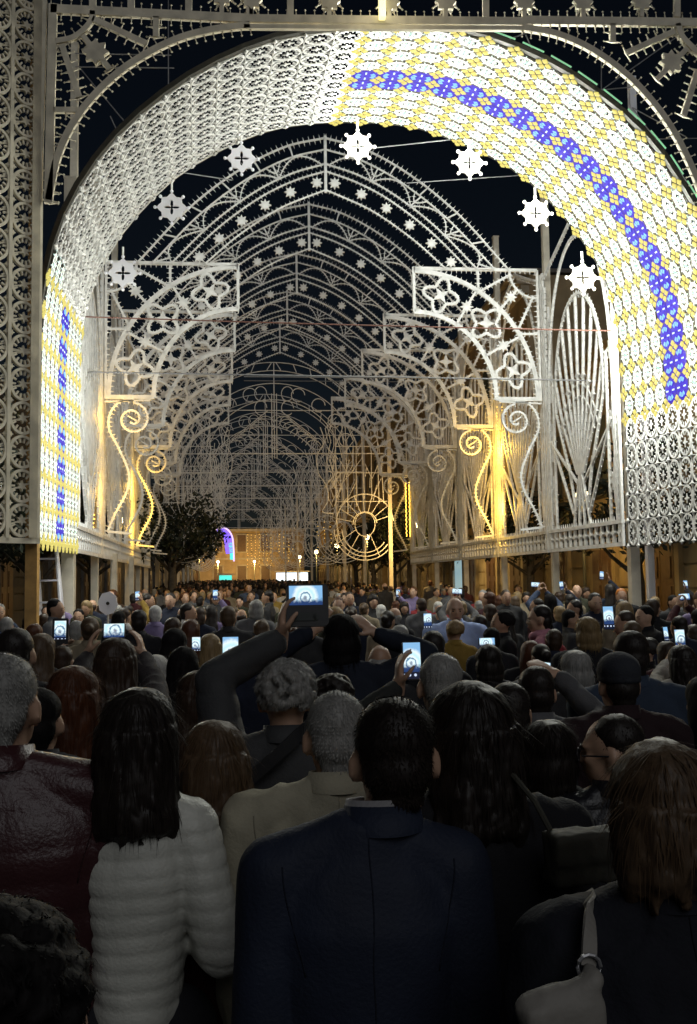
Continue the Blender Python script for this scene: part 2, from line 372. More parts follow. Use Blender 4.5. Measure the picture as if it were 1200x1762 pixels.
def rosette(kind):
    """unit rosette: x along the arch, y along the street, z towards the crowd; half size 1 x 1"""
    b = MB(); t = .02
    # wooden oval ring, spokes with bulbs, frame battens, lights on the inner face
    def ringz(r0, r1, z0, z1, m, n=20):
        vs = []; fs = []
        for k in range(n):
            a = 2*PI*k/n; c, s = math.cos(a), math.sin(a)
            vs += [(r0*c, r0*s, z1), (r1*c, r1*s, z1), (r1*c, r1*s, z0), (r0*c, r0*s, z0)]
        for k in range(n):
            p, q = 4*k, 4*((k+1) % n)
            for e in range(4): fs.append((p+e, p+(e+1) % 4, q+(e+1) % 4, q+e))
        b.add(vs, fs, m)
    wood = 0
    ringz(.82, .96, 0, t, wood)
    for sx in (-1, 1):
        b.box((0, sx*.965, t*.4), (2, .07, t*.8), wood)
    b.box((-.975, 0, t*.4), (.05, 1.86, t*.8), wood)
    def wedge(a, r0, r1, w0, w1, z0, z1, m):
        c, s = math.cos(a), math.sin(a)
        q = [(r0*c-w0*s, r0*s+w0*c), (r1*c-w1*s, r1*s+w1*c), (r1*c+w1*s, r1*s-w1*c), (r0*c+w0*s, r0*s-w0*c)]
        b.add([(x, y, z0) for x, y in q]+[(x, y, z1) for x, y in q], [(4, 7, 6, 5), (0, 1, 5, 4), (1, 2, 6, 5), (2, 3, 7, 6), (3, 0, 4, 7)], m)
    if kind == 'unlit':
        for k in range(12): wedge(2*PI*k/12+.26, .54, .83, .022, .055, .002, t*.9, wood)
        for k in range(4): wedge(PI/2*k, 0, .36, .12, .03, .003, t, wood)
        ringz(.0, .14, .004, t*1.1, wood, 8)
        return b.mesh('rosette', [M['white']])
    if kind == 'lit':
        ringz(.50, .77, .004, t*1.3, 1, 20)
        ringz(.82, .90, .004, t*1.42, 0, 20)
        for k in range(8): wedge(2*PI*k/8+.1, .26, .68, .018, .036, t*1.25, t*1.42, 0)
        for k in range(8):
            a = 2*PI*k/8+.2
            wedge(a, .10, .34, .03, .05, .004, t*1.3, 1 if k % 2 else 2)
            wedge(a+PI/8, .78, .97, .06, .03, .004, t*1.5, 2)
        for k in range(4): wedge(PI/2*k+.4, 0, .20, .10, .05, .003, t*1.3, 3 if k % 2 else 2)
        return b.mesh('rosette', [M['olive'], M['led_white'], M['led_white2'], M['led_green']])
    if kind == 'blue':
        ringz(.0, .82, .001, t, 0, 20)
        for k in range(6):
            a = 2*PI*k/6+PI/6
            wedge(a, .12, .84, .11, .33, .004, t*1.4, 1)
        for sx in (-1, 1):
            for k in range(3):
                a = (0 if sx > 0 else PI)+(k-1)*.55
                wedge(a, .42, .72, .07, .13, t*1.5, t*1.8, 2)
        for sy in (-1, 1): wedge(sy*PI/2, .34, .72, .05, .06, t*1.5, t*1.8, 3)
        return b.mesh('rosette', [M['led_blue2'], M['led_blue'], M['led_cyan'], M['led_white2']])
M['led_white2'] = mat('soft_white_led', (.04, .045, .04), .8, spec=.1, emit=(.72, .9, .85), strength=1.2)
M['led_blue2'] = mat('violet_led', (.01, .008, .04), .8, spec=.1, emit=(.10, .05, .62), strength=.7)
R_UN, R_LIT, R_BL = rosette('unlit'), rosette('lit'), rosette('blue')
# which cells are lit: from the right spring line up to the crown, and the foot on the left
def near_idx(px, py):
    q = atY(px, py, YF); return int(np.argmin(np.linalg.norm(CF-np.array(q), axis=1)))
I_L = near_idx(78, 490); I_T = near_idx(622, 56); I_R = int(np.argmin(np.linalg.norm(CB-np.array(atY(1079, 718, YB)), axis=1)))
def is_lit(i): return i < I_L or I_T <= i < I_R
cells = []
for i in range(NC):
    for j in range(NR):
        c = vpt(i+.5, j+.5); tx = (vpt(i+1, j+.5)-vpt(i, j+.5)); ty = (vpt(i+.5, j+1)-vpt(i+.5, j))
        a, w = tx.length/2, ty.length/2; tx.normalize(); ty.normalize(); n = tx.cross(ty); n.normalize()
        if n.dot(Vector((2, 14.5, 5))-c) < 0: n = -n
        v = c-Vector((0, 0, HC)); area = abs(n.dot(v.normalized()))/v.length**2
        if c.x > 6.9: area *= .4
        lit = is_lit(i) or (i == I_L and j < 3)
        kind = 'u' if not lit else ('b' if j in (4, 5) and i != I_T-1 else 'l')
        mt = Matrix(((tx.x*a, ty.x*w, n.x, c.x-VL.x), (tx.y*a, ty.y*w, n.y, c.y-VL.y), (tx.z*a, ty.z*w, n.z, c.z-VL.z), (0, 0, 0, 1)))
        cells.append((area, kind, mt))
cells.sort(key=lambda q: -q[0])
rest = {}
for k, (area, kind, mt) in enumerate(cells):
    me = {'u': R_UN, 'b': R_BL, 'l': R_LIT}[kind]
    if k < 290:
        o = inst('rosette', me, vault); o.matrix_basis = mt
    else: rest.setdefault(kind, []).append(mt)
for kind, ms in rest.items():
    me = {'u': R_UN, 'b': R_BL, 'l': R_LIT}[kind]; b = MB()
    vv = [v.co.copy() for v in me.vertices]; ff = [tuple(p.vertices) for p in me.polygons]; mi = [p.material_index for p in me.polygons]
    for mt in ms:
        base = len(b.v); b.v += [tuple(mt @ v) for v in vv]; b.f += [tuple(q+base for q in f_) for f_ in ff]; b.m += mi
    o = b.build('rosette_field', list(me.materials), vault); o['kind'] = 'stuff'
# little yellow stars in the corners between the rosettes
b = MB(); b2 = MB()
for i in range(NC+1):
    for j in range(NR+1):
        c = vpt(i, j); i0 = max(i-.5, 0); tx = vpt(min(i+.5, NC), j)-vpt(i0, j); ty = vpt(i, min(j+.5, NR))-vpt(i, max(j-.5, 0))
        tx.normalize(); ty.normalize(); n = tx.cross(ty)
        if n.dot(Vector((2, 14.5, 5))-c) < 0: n = -n
        lit = (i <= I_L) or (I_T <= i <= I_R)
        tgt = b if lit else b2
        L1, L2 = (.145, .118) if lit else (.05, .05)
        base = c-VL+n*.012
        if lit:
            for q in range(4):
                u = (tx, ty, -tx, -ty)[q]; w_ = (ty, -tx, -ty, tx)[q]; L_, W_l = (L1*.9, .044) if q % 2 == 0 else (L2*.95, .050)
                q0, q1, q2, q3 = base+u*.022, base+u*L_*.6+w_*W_l, base+u*L_, base+u*L_*.6-w_*W_l; up = n*.022
                tgt.add([tuple(p) for p in (q0, q1, q2, q3)]+[tuple(p+up) for p in (q0, q1, q2, q3)]+[tuple((q0+q2)/2+n*.034)], [(4, 5, 8), (5, 6, 8), (6, 7, 8), (7, 4, 8), (0, 1, 5, 4), (1, 2, 6, 5), (2, 3, 7, 6), (3, 0, 4, 7)])
        else:
            ring = []
            for q in range(8):
                r = 1 if q % 2 == 0 else .48
                ring.append(base+tx*(L1*r*math.cos(q*PI/4))+ty*(L2*r*math.sin(q*PI/4)))
            vs = [tuple(p) for p in ring]+[tuple(p+n*.02) for p in ring]+[tuple(base+n*.03)]
            tgt.add(vs, [(8+q, 8+(q+1) % 8, 16) for q in range(8)]+[(q, (q+1) % 8, 8+(q+1) % 8, 8+q) for q in range(8)])
o = b.build('star_light', M['led_yellow'], vault); o['kind'] = 'stuff'
o = b2.build('star_boss', M['white'], vault); o['kind'] = 'stuff'
# the lamps themselves: bulbs set just proud of every third white rosette
for i in range(NC):
    for j in (0, 1, 2, 3, 6, 7, 8, 9):
        if not is_lit(i) or (i+j) % 2: continue
        c = vpt(i+.5, j+.5); n = (Vector((2, 14.5, 5))-c).normalized()
        l = bpy.data.lights.new('led_glow', 'POINT'); l.energy = 21 if i > I_L else 9; l.color = (.98, 1, .91); l.shadow_soft_size = .02
        lo = bpy.data.objects.new('led_glow', l); COL.objects.link(lo); lo.parent = vault; lo.location = c+n*.30-VL
# rims and the ribs carrying the rosettes
def along(C, off_out, dy):
    P = []
    ctr = np.array((2.0, 0, 5.2))
    for i in range(NC+1):
        t = C[min(i+1, NC)]-C[max(i-1, 0)]; n = np.array((-t[2], 0, t[0])); n /= np.linalg.norm(n)
        v = C[i]-ctr; v[1] = 0
        if n.dot(v) < 0: n = -n
        P.append(C[i]+n*off_out+np.array((0, dy, 0)))
    return P
def rim(name, C, o0, o1, y0, y1, m_):
    b = MB(); A = [along(C, o, y) for o, y in ((o0, y0), (o1, y0), (o1, y1), (o0, y1))]
    for i in range(NC+1): b.v += [tuple(np.array(A[k][i])-np.array(VL)) for k in range(4)]
    for i in range(NC):
        for k in range(4): b.f.append((4*i+k, 4*i+(k+1) % 4, 4*i+4+(k+1) % 4, 4*i+4+k)); b.m.append(0)
    return b.build(name, m_, vault)
rim('front_rim', CF, -.01, .06, -.10, -.015, M['darkrim'])
rim('back_rim', CB, .01, .08, .015, .08, M['darkrim'])
b = MB()
for i in range(0, NC+1):
    p, q = vpt(i, 0)-VL, vpt(i, NR)-VL
    t = vpt(min(i+.5, NC), 5)-vpt(max(i-.5, 0), 5); n = t.cross(q-p).normalized()
    if n.dot(Vector((2, 14.5, 5))-VL-p) > 0: n = -n
    b.tube([p+n*.03, q+n*.03], .014, 5)
o = b.build('rib_frame', M['olive'], vault); o['kind'] = 'stuff'
# thin green tube lights on the front rim, right of the crown
b = MB(); A = along(CF, .115, -.06)
for i in range(I_T+1, I_R-1):
    p, q = Vector(A[i])-VL, Vector(A[i+1])-VL
    b.tube([p.lerp(q, .1), p.lerp(q, .85)], .013, 5)
M['greenled'] = mat('green_tube_light', (.3, .6, .4), .4, emit=(.35, .8, .45), strength=.6)
b.build('tube_light', M['greenled'], vault)

# hanging cross ornaments under the back rim
def cross_mesh(lit):
    b = MB(); N = 64; t = .05; vs = []; fs = []
    for k in range(N):
        a = 2*PI*k/N; ro = .245+.022*math.cos(8*a)+.010*math.cos(4*a)
        f4 = abs(math.cos(2*a)); ri = .05+.10*f4**4
        for r, y in ((ri, -t/2), (ro, -t/2), (ro, t/2), (ri, t/2)): vs.append((r*math.cos(a), y, r*math.sin(a)))
    for k in range(N):
        p, q = 4*k, 4*((k+1) % N)
        for e in range(4): fs.append((p+e, p+(e+1) % 4, q+(e+1) % 4, q+e))
    b.add(vs, fs)
    for k in range(8):
        for da in (0,):
            a = k*PI/4+da; r0 = .22; r1 = .325 if k % 2 == 0 else .31
            b.strip([(r0*math.cos(a), r0*math.sin(a)), (r1*math.cos(a), r1*math.sin(a))], .03, .035)
            b.ell((r1*math.cos(a), 0, r1*math.sin(a)), (.034, .034, .034), 8, 6)
    for k in range(4):
        a = k*PI/2+PI/4
        b.strip([(.03*math.cos(a), .03*math.sin(a)), (.075*math.cos(a), .075*math.sin(a))], .018, .03)
    return b.mesh('cross', [M['led_cross'] if lit else M['crosswhite']])
CX = {True: cross_mesh(True), False: cross_mesh(False)}
hb_ = MB(); hb_.tube([(0, 0, .3), (0, 0, .52)], .02, 6)
HK = hb_.mesh('hanger', [M['white']])
crosses = [((212, 470), False, 'unlit white cross ornament hanging lowest on the left of the vault'), ((296, 357), False, 'unlit white cross ornament on the left, second from the bottom'),
           ((416, 273), False, 'unlit white cross ornament left of the crown, highest of the unlit ones'), ((616, 252), True, 'lit warm white cross ornament hanging at the crown of the vault'),
           ((808, 280), True, 'lit warm white cross ornament just right of the crown'), ((922, 367), True, 'lit warm white cross ornament on the right, halfway down the vault'),
           ((1003, 478), True, 'lit warm white cross ornament lowest on the right, before the fan panel')]
for (px, py), lit, lb in crosses:
    t = thing('cross_ornament', lb, 'ornament', atY(px, py, 15.85), 0, 'cross ornaments hanging under the vault')
    o = inst('cross_body', CX[lit], t); inst('hanger', HK, t)
    s_ = .92 if lit else .88
    t.scale = (s_, s_, s_)

# ------------------------------------------------------------------ lattice pieces behind the vault
TW = .05     # batten thickness front to back
def quatrefoil(b, c, r, rot=0):   # barbed four lobed ring with a star
    pts = []
    for k in range(48):
        a = 2*PI*k/48; rr = r*(.78+.22*math.cos(4*a)); pts.append((c[0]+rr*math.cos(a+rot), c[1]+rr*math.sin(a+rot)))
    b.strip(pts, .06, TW, closed=True); b.teeth(pts, .09, .065, .04, closed=True)
    b.star(c, r*.52, r*.2, 4, TW*.8, rot=PI/4-rot)
# pointed arches: one design, five copies
out_h = spline([(0, 11.74), (.9, 11.5), (1.92, 10.93), (2.99, 10.05), (4.05, 8.86)], 10)
inn_h = spline([(0, 10.56), (1.0, 10.12), (1.9, 9.5), (2.62, 8.86)], 10)
out_h = resample(out_h, .1); inn_h = resample(inn_h, .1)
def arch_line(k, side, a=0, c=1):
    n = 40; res = []
    for i in range(n+1):
        t = a+(c-a)*i/n
        p = [np.interp(t, np.linspace(0, 1, len(out_h)), [q[e] for q in out_h]) for e in (0, 1)]
        q = [np.interp(t, np.linspace(0, 1, len(inn_h)), [q_[e] for q_ in inn_h]) for e in (0, 1)]
        kk = k(i/n) if callable(k) else k
        res.append((side*(p[0]*(1-kk)+q[0]*kk), p[1]*(1-kk)+q[1]*kk))
    return res
A_parts = {}
b = MB()
for s_ in (1, -1):
    L = arch_line(0, s_); b.strip(L, .034, TW*.8); b.teeth(L, .12, .11, .025)
A_parts['outer_rib'] = b
b = MB()
for s_ in (1, -1):
    for k, sd_ in ((.22, (1,)), (.5, (1, -1)), (.64, (1, -1)), (1, (1, -1))):
        L = arch_line(k, s_); b.strip(L, .027, TW*.8); b.teeth(L, .105, .07, .021, sides=sd_)
    for t in (.16, .33, .5, .67, .84):
        L = arch_line(0, s_, t, t)[0]; q = arch_line(.22, s_, t, t)[0]; b.strip([L, q], .03, TW*.7)
b.strip([(0, 11.78), (0, 10.5)], .06, TW*1.2)
A_parts['inner_rib'] = b
b = MB()
for s_ in (1, -1):
    for q in range(4):
        t0, t1 = .02+q*.245, .02+(q+1)*.245
        L = arch_line(lambda u: .5-.27*abs(2*u-1)**.8*1.0 if True else 0, s_, t0, t1)
        L = arch_line(lambda u: .24+.26*(1-math.sin(PI*u)), s_, t0, t1); b.strip(L, .022, TW*.7); b.teeth(L, .1, .065, .02, sides=(1, -1))
        tm = (t0+t1)/2; w = (t1-t0)*.30
        L = arch_line(lambda u: .22+.16*math.sin(PI*u), s_, t1-w/2 if q < 3 else t1-w, t1+w/2 if q < 3 else t1); b.strip(L, .022, TW*.7); b.teeth(L, .1, .055, .02, sides=(-1, 1))
        p0 = arch_line(.22, s_, t1, t1)[0]; p1 = arch_line(.5, s_, t1, t1)[0]; b.strip([p0, p1], .03, TW*.7)
A_parts['scallop_band'] = b
STARM = MB(); STARM.star((0, 0), .135, .075, 8, TW*1.2); STARM = STARM.mesh('star', [M['white']])
arch0 = thing('lattice_arch', '', 'light arch', (0, 0, 0), 0, 'pointed lattice arches behind the vault')
for n_, b in A_parts.items(): b.build(n_, M['white'], arch0)
for s_ in (1, -1):
    for t in (.06, .24, .42, .60, .78, .95):
        p = arch_line(.82, s_, t, t)[0]; o = inst('star', STARM, arch0); o.location = (p[0], -.03, p[1])
ARCHL = ['nearest and brightest pointed white lattice arch behind the lit vault', 'second pointed lattice arch behind the lit vault, a little dimmer',
         'third pointed lattice arch behind the vault, grey in the dark', 'fourth pointed lattice arch, dim, deep in the gallery', 'farthest pointed lattice arch at the end of the gallery']
for i, Y in enumerate(PLANES):
    o = arch0 if i == 0 else copy_tree(arch0)
    o.location = (xc(Y), Y, 0); o['label'] = ARCHL[i]

# quarter brackets (corner screens) with scroll and S curve below
W_, H_ = 2.80, 2.92           # bracket square: inner edge to post, top to foot bar
ZT = 8.86; ZB = ZT-H_
br0 = thing('corner_bracket', '', 'lattice bracket', (0, 0, 0), 0, 'quarter arch brackets along the gallery')
def qarc(rx, rz, n=26): return [(rx-W_ if False else (-W_+rx*math.sin(PI/2*i/n)), ZB+rz*math.cos(PI/2*i/n)) for i in range(n+1)]
# local x: 0 at the post, -W_ at the inner edge
b = MB()
b.strip([(0, ZT), (-W_, ZT)], .07, TW); b.strip([(-W_, ZT+.03), (-W_, ZT-.98)], .06, TW); b.strip([(0, ZT), (0, ZB)], .05, TW)
b.teeth([(-.05, ZT), (-W_+.3, ZT)], .11, .1, .035, sides=(1,)); b.teeth([(-.02, ZT-.1), (-.02, ZB+.2)], .12, .08, .03, sides=(-1,))
b.teeth([(-W_, ZT-.1), (-W_, ZT-.9)], .12, .08, .03, sides=(1,))
b.strip([(.02, ZB), (-1.02, ZB)], .09, TW*1.3); b.strip([(.02, ZB-.1), (-.95, ZB-.06)], .04, TW)
b.build('frame', M['white'], br0)
OA = qarc(W_-.06, H_-.06); IA = qarc(W_-1.0, H_-.98)
for nm, A_ in (('outer_arc', OA), ('inner_arc', IA)):
    b = MB(); b.strip(A_, .095, TW); b.teeth(A_, .12, .115, .045, sides=(1, -1)); b.build(nm, M['white'], br0)
QM = MB(); quatrefoil(QM, (0, 0), .40); QM = QM.mesh('quatrefoil', [M['white']])
SM = MB(); SM.star((0, 0), .16, .08, 8, TW*1.1); SM = SM.mesh('star', [M['white']])
def band(t, k):
    a = PI/2*t; return (-W_+((W_-.06)*(1-k)+(W_-1.0)*k)*math.sin(a), ZB+((H_-.06)*(1-k)+(H_-.98)*k)*math.cos(a))
for t in (.17, .5, .83):
    p = band(t, .5); o = inst('quatrefoil', QM, br0); o.location = (p[0], 0, p[1]); o.rotation_euler = (0, PI/2*t, 0)
for t in (.345, .67):
    b = MB(); L = [band(t, 0), band(t, 1)]; b.strip(L, .05, TW); b.teeth(L, .12, .08, .03); b.build('spoke', M['white'], br0)
    p = band(t, .5); o = inst('star', SM, br0); o.location = (p[0], -.02, p[1])
b = MB()
cn = (-.02, ZT-.02)
L = arc(cn[0], cn[1], .62, 180, 270, 10); b.strip(L, .045, TW*.8); b.teeth(L, .11, .08, .03)
for (p, q) in (((-.46, ZT-.44), band(.5, 0)), ((-.6, ZT-.1), band(.36, 0)), ((-.1, ZT-.6), band(.64, 0)), (((-1.35), ZT), (-1.35, ZT-.42)), ((0, ZT-1.45), (-.42, ZT-1.45))):
    b.strip([p, q], .05, TW*.8); b.teeth([p, q], .11, .08, .03)
b.star((-.62, ZT-.62), .15, .08, 8, TW*1.1)
b.build('spandrel_rays', M['white'], br0)
b = MB()
sc = [(-.56+.36*(1-.030*k)*math.cos(math.radians(95+k*22)), ZB-.47+.36*(1-.030*k)*math.sin(math.radians(95+k*22))) for k in range(27)]
b.strip(sc, .045, TW); b.teeth(sc[:20], .09, .08, .03, sides=(1,))
b.strip([(-.68, ZB-.53), (-.46, ZB-.40)], .03, TW)
b.build('scroll', M['white'], br0)
b = MB()
sc = spline([(-.58, ZB-.07), (-.30, ZB-.10), (-.1, ZB-.35), (-.08, ZB-.7), (-.28, ZB-1.1), (-.48, ZB-1.6), (-.45, ZB-2.0), (-.2, ZB-2.5), (-.05, ZB-2.85)], 6)
b.strip(sc, .045, TW); b.teeth(sc, .10, .09, .032, sides=(1, -1)); b.strip([(-.05, ZB-2.85), (-.55, ZB-2.9)], .05, TW)
b.build('ogee_brace', M['white'], br0)
ordw = ['nearest', 'second', 'third', 'fourth', 'farthest']
first = True
for i, Y in enumerate(PLANES):
    for sgn in (1, -1):
        o = br0 if first else copy_tree(br0); first = False
        o.location = (xc(Y)+sgn*4.73, Y+.07, 0)
        if sgn < 0: o.scale = (-1, 1, 1)
        o['label'] = '%s quarter arch bracket with quatrefoils on the %s side of the gallery' % (ordw[i], 'right' if sgn > 0 else 'left')

# wall bays: fan panels above a balustrade
def bay_parts(Lb):
    """local x along the wall 0..Lb, z up"""
    root = thing('fan_panel', '', 'lattice panel', (0, 0, 0), 0, 'fan panels walling the gallery')
    z0 = 3.02; zt = 8.0
    b = MB()
    b.strip([(0, 2.57), (Lb, 2.57)], .07, TW); b.strip([(0, 2.98), (Lb, 2.98)], .07, TW*1.4); b.teeth([(0.02, 3.0), (Lb, 3.0)], .12, .09, .03, sides=(1,))
    b.strip([(.04, 2.57), (.04, 8.75)], .07, TW); b.strip([(Lb-.04, 2.57), (Lb-.04, 8.75)], .07, TW)
    for x in (.15, Lb-.15):
        b.strip([(x, 3.0), (x, 8.4)], .03, TW); b.teeth([(x, 3.1), (x, 8.4)], .14, .08, .035)
    b.build('frame', M['white'], root)
    b = MB()
    gab = spline([(.08, 8.75), (Lb*.25, 8.55), (Lb*.42, 8.75), (Lb*.5, 9.15), (Lb*.58, 8.75), (Lb*.75, 8.55), (Lb-.08, 8.75)], 6)
    gab = [(.05, 8.6), (Lb*.25, 8.95), (Lb*.5, 9.35), (Lb*.75, 8.95), (Lb-.05, 8.6)]
    b.strip(gab, .06, TW); b.teeth(resample(gab, .1), .12, .09, .03, sides=(-1,))
    og = [(.22, 3.0), (.24, 5.5)]+[(Lb/2-(Lb/2-.24)*math.cos(a), 5.5+3.4*math.sin(a)**.9) for a in np.linspace(.1, PI/2, 14)]
    b.strip(og, .05, TW); b.teeth(og, .12, .07, .03)
    og = [(Lb-x, z) for x, z in og]; b.strip(og, .05, TW); b.teeth(og, .12, .07, .03)
    b.build('gable_arch', M['white'], root)
    # oval with nine ribs springing from the foot
    cx_, cz_ = Lb/2, 5.75; rx, rz = Lb*.33, 1.95
    ov = [(cx_+rx*math.cos(a), cz_+rz*math.sin(a)) for a in np.linspace(-.15, PI+.15, 30)]
    b = MB(); b.strip(ov, .055, TW); b.teeth(ov, .12, .09, .03); b.strip([ov[0], (cx_+.62, z0+1.2)], .045, TW); b.strip([ov[-1], (cx_-.62, z0+1.2)], .045, TW)
    b.teeth([ov[0], (cx_+.62, z0+1.2)], .13, .07, .03); b.teeth([ov[-1], (cx_-.62, z0+1.2)], .13, .07, .03)
    for q, dr in ((.86, .02), (.72, .04)):
        b.strip([(cx_+(rx-.1)*q*math.cos(a), cz_-1.4+rz*q*math.sin(a)*.9) for a in np.linspace(.4, PI-.4, 12)], .025, TW*.6)
    b.build('oval_arch', M['white'], root)
    for k in range(9):
        u = (k-4)/4; a = PI/2-u*1.42
        p1 = (cx_+rx*math.cos(a)*.97, cz_+rz*math.sin(a)*.97); p0 = (cx_+u*.16, z0+1.05)
        pm = (p0[0]*.45+p1[0]*.55+u*.12, p0[1]*.45+p1[1]*.55)
        L = spline([p0, pm, p1], 6)
        b = MB(); b.strip(L, .055, TW); b.teeth(L, .17, .05, .045); b.star(pm, .10, .06, 4, TW); b.build('fan_rib', M['white'], root)
    b = MB()
    for (p, q) in (((cx_, z0+1.2), (cx_-.42, z0)), ((cx_, z0+1.2), (cx_+.42, z0)), ((cx_, z0+1.2), (cx_-.14, z0)), ((cx_, z0+1.2), (cx_+.14, z0)),
                   ((cx_-.62, z0+1.3), (cx_-.3, z0+.3)), ((cx_+.62, z0+1.3), (cx_+.3, z0+.3)), ((.35, z0+1.9), (cx_-.42, z0+.25)), ((Lb-.35, z0+1.9), (cx_+.42, z0+.25)),
                   ((.3, 4.9), (cx_-.2, 3.9)), ((Lb-.3, 4.9), (cx_+.2, 3.9)), ((.5, 3.0), (.5, 6.2)), ((Lb-.5, 3.0), (Lb-.5, 6.2))):
        b.strip([p, q], .045, TW); b.teeth([p, q], .14, .06, .035)
    b.build('foot_rays', M['white'], root)
    for x in (.35, Lb-.35):
        for z in (7.9, 6.7):
            pass
    sm = MB(); sm.poly([((.42 if k % 4 == 0 else (.24 if k % 2 == 0 else .13))*math.sin(k*PI/8), (.42 if k % 4 == 0 else (.24 if k % 2 == 0 else .13))*math.cos(k*PI/8)) for k in range(16)], TW*1.1)
    sm = sm.mesh('star', [M['white']])
    for x, z in ((.3, 6.2), (.3, 7.5), (.32, 4.9), (Lb-.3, 6.2), (Lb-.3, 7.5), (Lb-.32, 4.9), (.32, 3.75), (Lb-.32, 3.75)):
        o = inst('star', sm, root); o.location = (x, -.02, z); o.scale = (.55, 1, 1)
    bm_ = MB(); bm_.strip([(0, 2.61), (0, 2.70)], .09, TW); bm_.strip([(0, 2.70), (0, 2.80), (0, 2.86), (0, 2.94)], .055, TW); bm_.star((0, 2.79), .075, .05, 4, TW*1.2)
    bm_ = bm_.mesh('baluster', [M['white']])
    nb = 14
    for k in range(nb):
        o = inst('baluster', bm_, root); o.location = (.14+(Lb-.28)*k/(nb-1), 0, 0)
    return root
YS = [16.05]+PLANES
bay0 = bay_parts(3.75)
first = True
for i in range(5):
    Y0, Y1 = YS[i], YS[i+1]
    for sgn in (1, -1):
        o = bay0 if first else copy_tree(bay0); first = False
        xa, xb = xc(Y0)+sgn*4.80, xc(Y1)+sgn*4.80
        o.location = (xa, Y0+.03, 0); o.rotation_euler = (0, 0, math.atan2(Y1-Y0, xb-xa))
        if sgn > 0: o.scale = ((Y1-Y0-.06)/3.75, 1, 1)
        else: o.scale = ((Y1-Y0-.06)/3.75, -1, 1)
        o['label'] = '%s fan panel over a balustrade on the %s wall of the gallery' % (ordw[i], 'right' if sgn > 0 else 'left')

# wooden posts
def post(x, y, top, label, m_=None, w=.14, low=None, grp='wooden posts carrying the lights'):
    t = thing('wooden_post', label, 'post', (x, y, gz(y)), 0, grp)
    b = MB(); z0 = 1.25 if low else 0
    b.box((0, 0, (z0+top)/2), (w, w, top-z0)); b.build('shaft', m_ or M['post'], t)
    if low: b = MB(); b.box((0, 0, z0/2), (w*1.02, w*1.02, z0)); b.build('painted_foot', M['redwood'], t)
    b = MB(); b.box((0, 0, top+.02), (w*1.1, w*1.1, .04)); b.build('post_cap', m_ or M['post'], t)
    return t
tops = [10.6, 10.9, 9.6, 9.0, 9.0]
for i, Y in enumerate(PLANES):
    for sgn in (1, -1):
        post(xc(Y)+sgn*4.93, Y+.02, tops[i]+(.2 if sgn < 0 and i == 0 else 0), '%s wooden post on the %s side behind the lit vault' % (ordw[i], 'right' if sgn > 0 else 'left'))
q = atY(1095, 1000, 16.0); post(q.x+.05, 16.2, 10.0, 'thick pale post under the unlit right foot of the vault', w=.17)
q = atY(114, 1000, 16.0); post(q.x, 16.2, 9, 'thick pale post under the lit left foot of the vault', w=.2)
q = atY(51, 1000, 12.3); post(q.x, 12.45, 9, 'varnished post with a red painted foot left of the vault', M['amberwood'], .15, low=True)
q = atY(128, 300, 17.5); post(q.x, 17.5, 12.2, 'tall white pole rising left of the vault crown', M['post'], .13)
q = atY(1088, 170, 17.5); post(q.x, 17.5, 12.0, 'tall white pole rising behind the right shoulder of the vault', M['crosswhite'], .13)
for px, lb in ((205, 'slim pale post under the left wall panels'), (231, 'slim pale post farther along the left wall')):
    q = atY(px, 1000, 22 if px < 220 else 25); post(q.x-.1, 22 if px < 220 else 25.3, 2.6, lb, w=.12)

# cables across the gallery
def cable(p, q, r, lb, m_='cable', sag=.0):
    b = MB(); P = [p.lerp(q, k/12)-Vector((0, 0, sag*math.sin(PI*k/12))) for k in range(13)]; o0 = Vector(p)
    b.tube([a-o0 for a in P], r, 5); o = b.build('cable', M[m_]); o.location = o0
    tag(o, lb, 'cable', 'cables strung across the street')
cable(atY(140, 545, 16.3), atY(1085, 570, 16.3), .013, 'brown cable crossing the gallery behind the vault', 'cablered', .02)
cable(atY(140, 640, 17.5), atY(1085, 656, 17.5), .014, 'pale cable crossing the gallery low behind the vault')
cable(atY(420, 648, 24), atY(880, 652, 24), .014, 'pale cable farther in, between the second brackets')
cable(atY(420, 655, 31), atY(700, 657, 31), .016, 'pale cable between the fourth brackets')
WIRES = ['upper of two level wires behind the left white pole', 'lower of two level wires behind the left white pole', 'slanting wire from the left white pole down to the vault', 'short wire between the crown crosses', 'wire between the two lit crosses on the right', 'long stay wire falling from the right white pole', 'shorter stay wire falling from the right white pole', 'level stay wire behind the right shoulder of the vault', 'short strut wire above the vault right of the beam joint', 'wire from the quarter arc to the top of the right white pole', 'wire between the two unlit crosses', 'wire rising from the vault to the upper right corner', 'wire crossing behind the left quarter arc', 'upright wire above the left side of the vault', 'upright wire above the right side of the vault', 'tiny wire under the right end of the beam']
for k, (a, c, Yc) in enumerate((((130, 92), (295, 95), 17.4), ((130, 115), (300, 117), 17.4), ((140, 120), (290, 300), 17.4), ((640, 255), (780, 240), 17), ((700, 315), (920, 300), 19),
                ((1088, 185), (1195, 330), 17.4), ((1088, 185), (1180, 235), 17.4), ((1100, 240), (1200, 238), 17.4), ((870, 70), (950, 40), 15), ((925, 165), (1085, 150), 17.4), ((300, 295), (400, 310), 18),
                ((1000, 180), (1170, 60), 16), ((190, 200), (250, 330), 17.4), ((290, 0), (290, 150), 17.4), ((1035, 80), (1035, 165), 16.5), ((905, 60), (925, 105), 14))):
    cable(atY(*a, Yc), atY(*c, Yc), .011, WIRES[k])

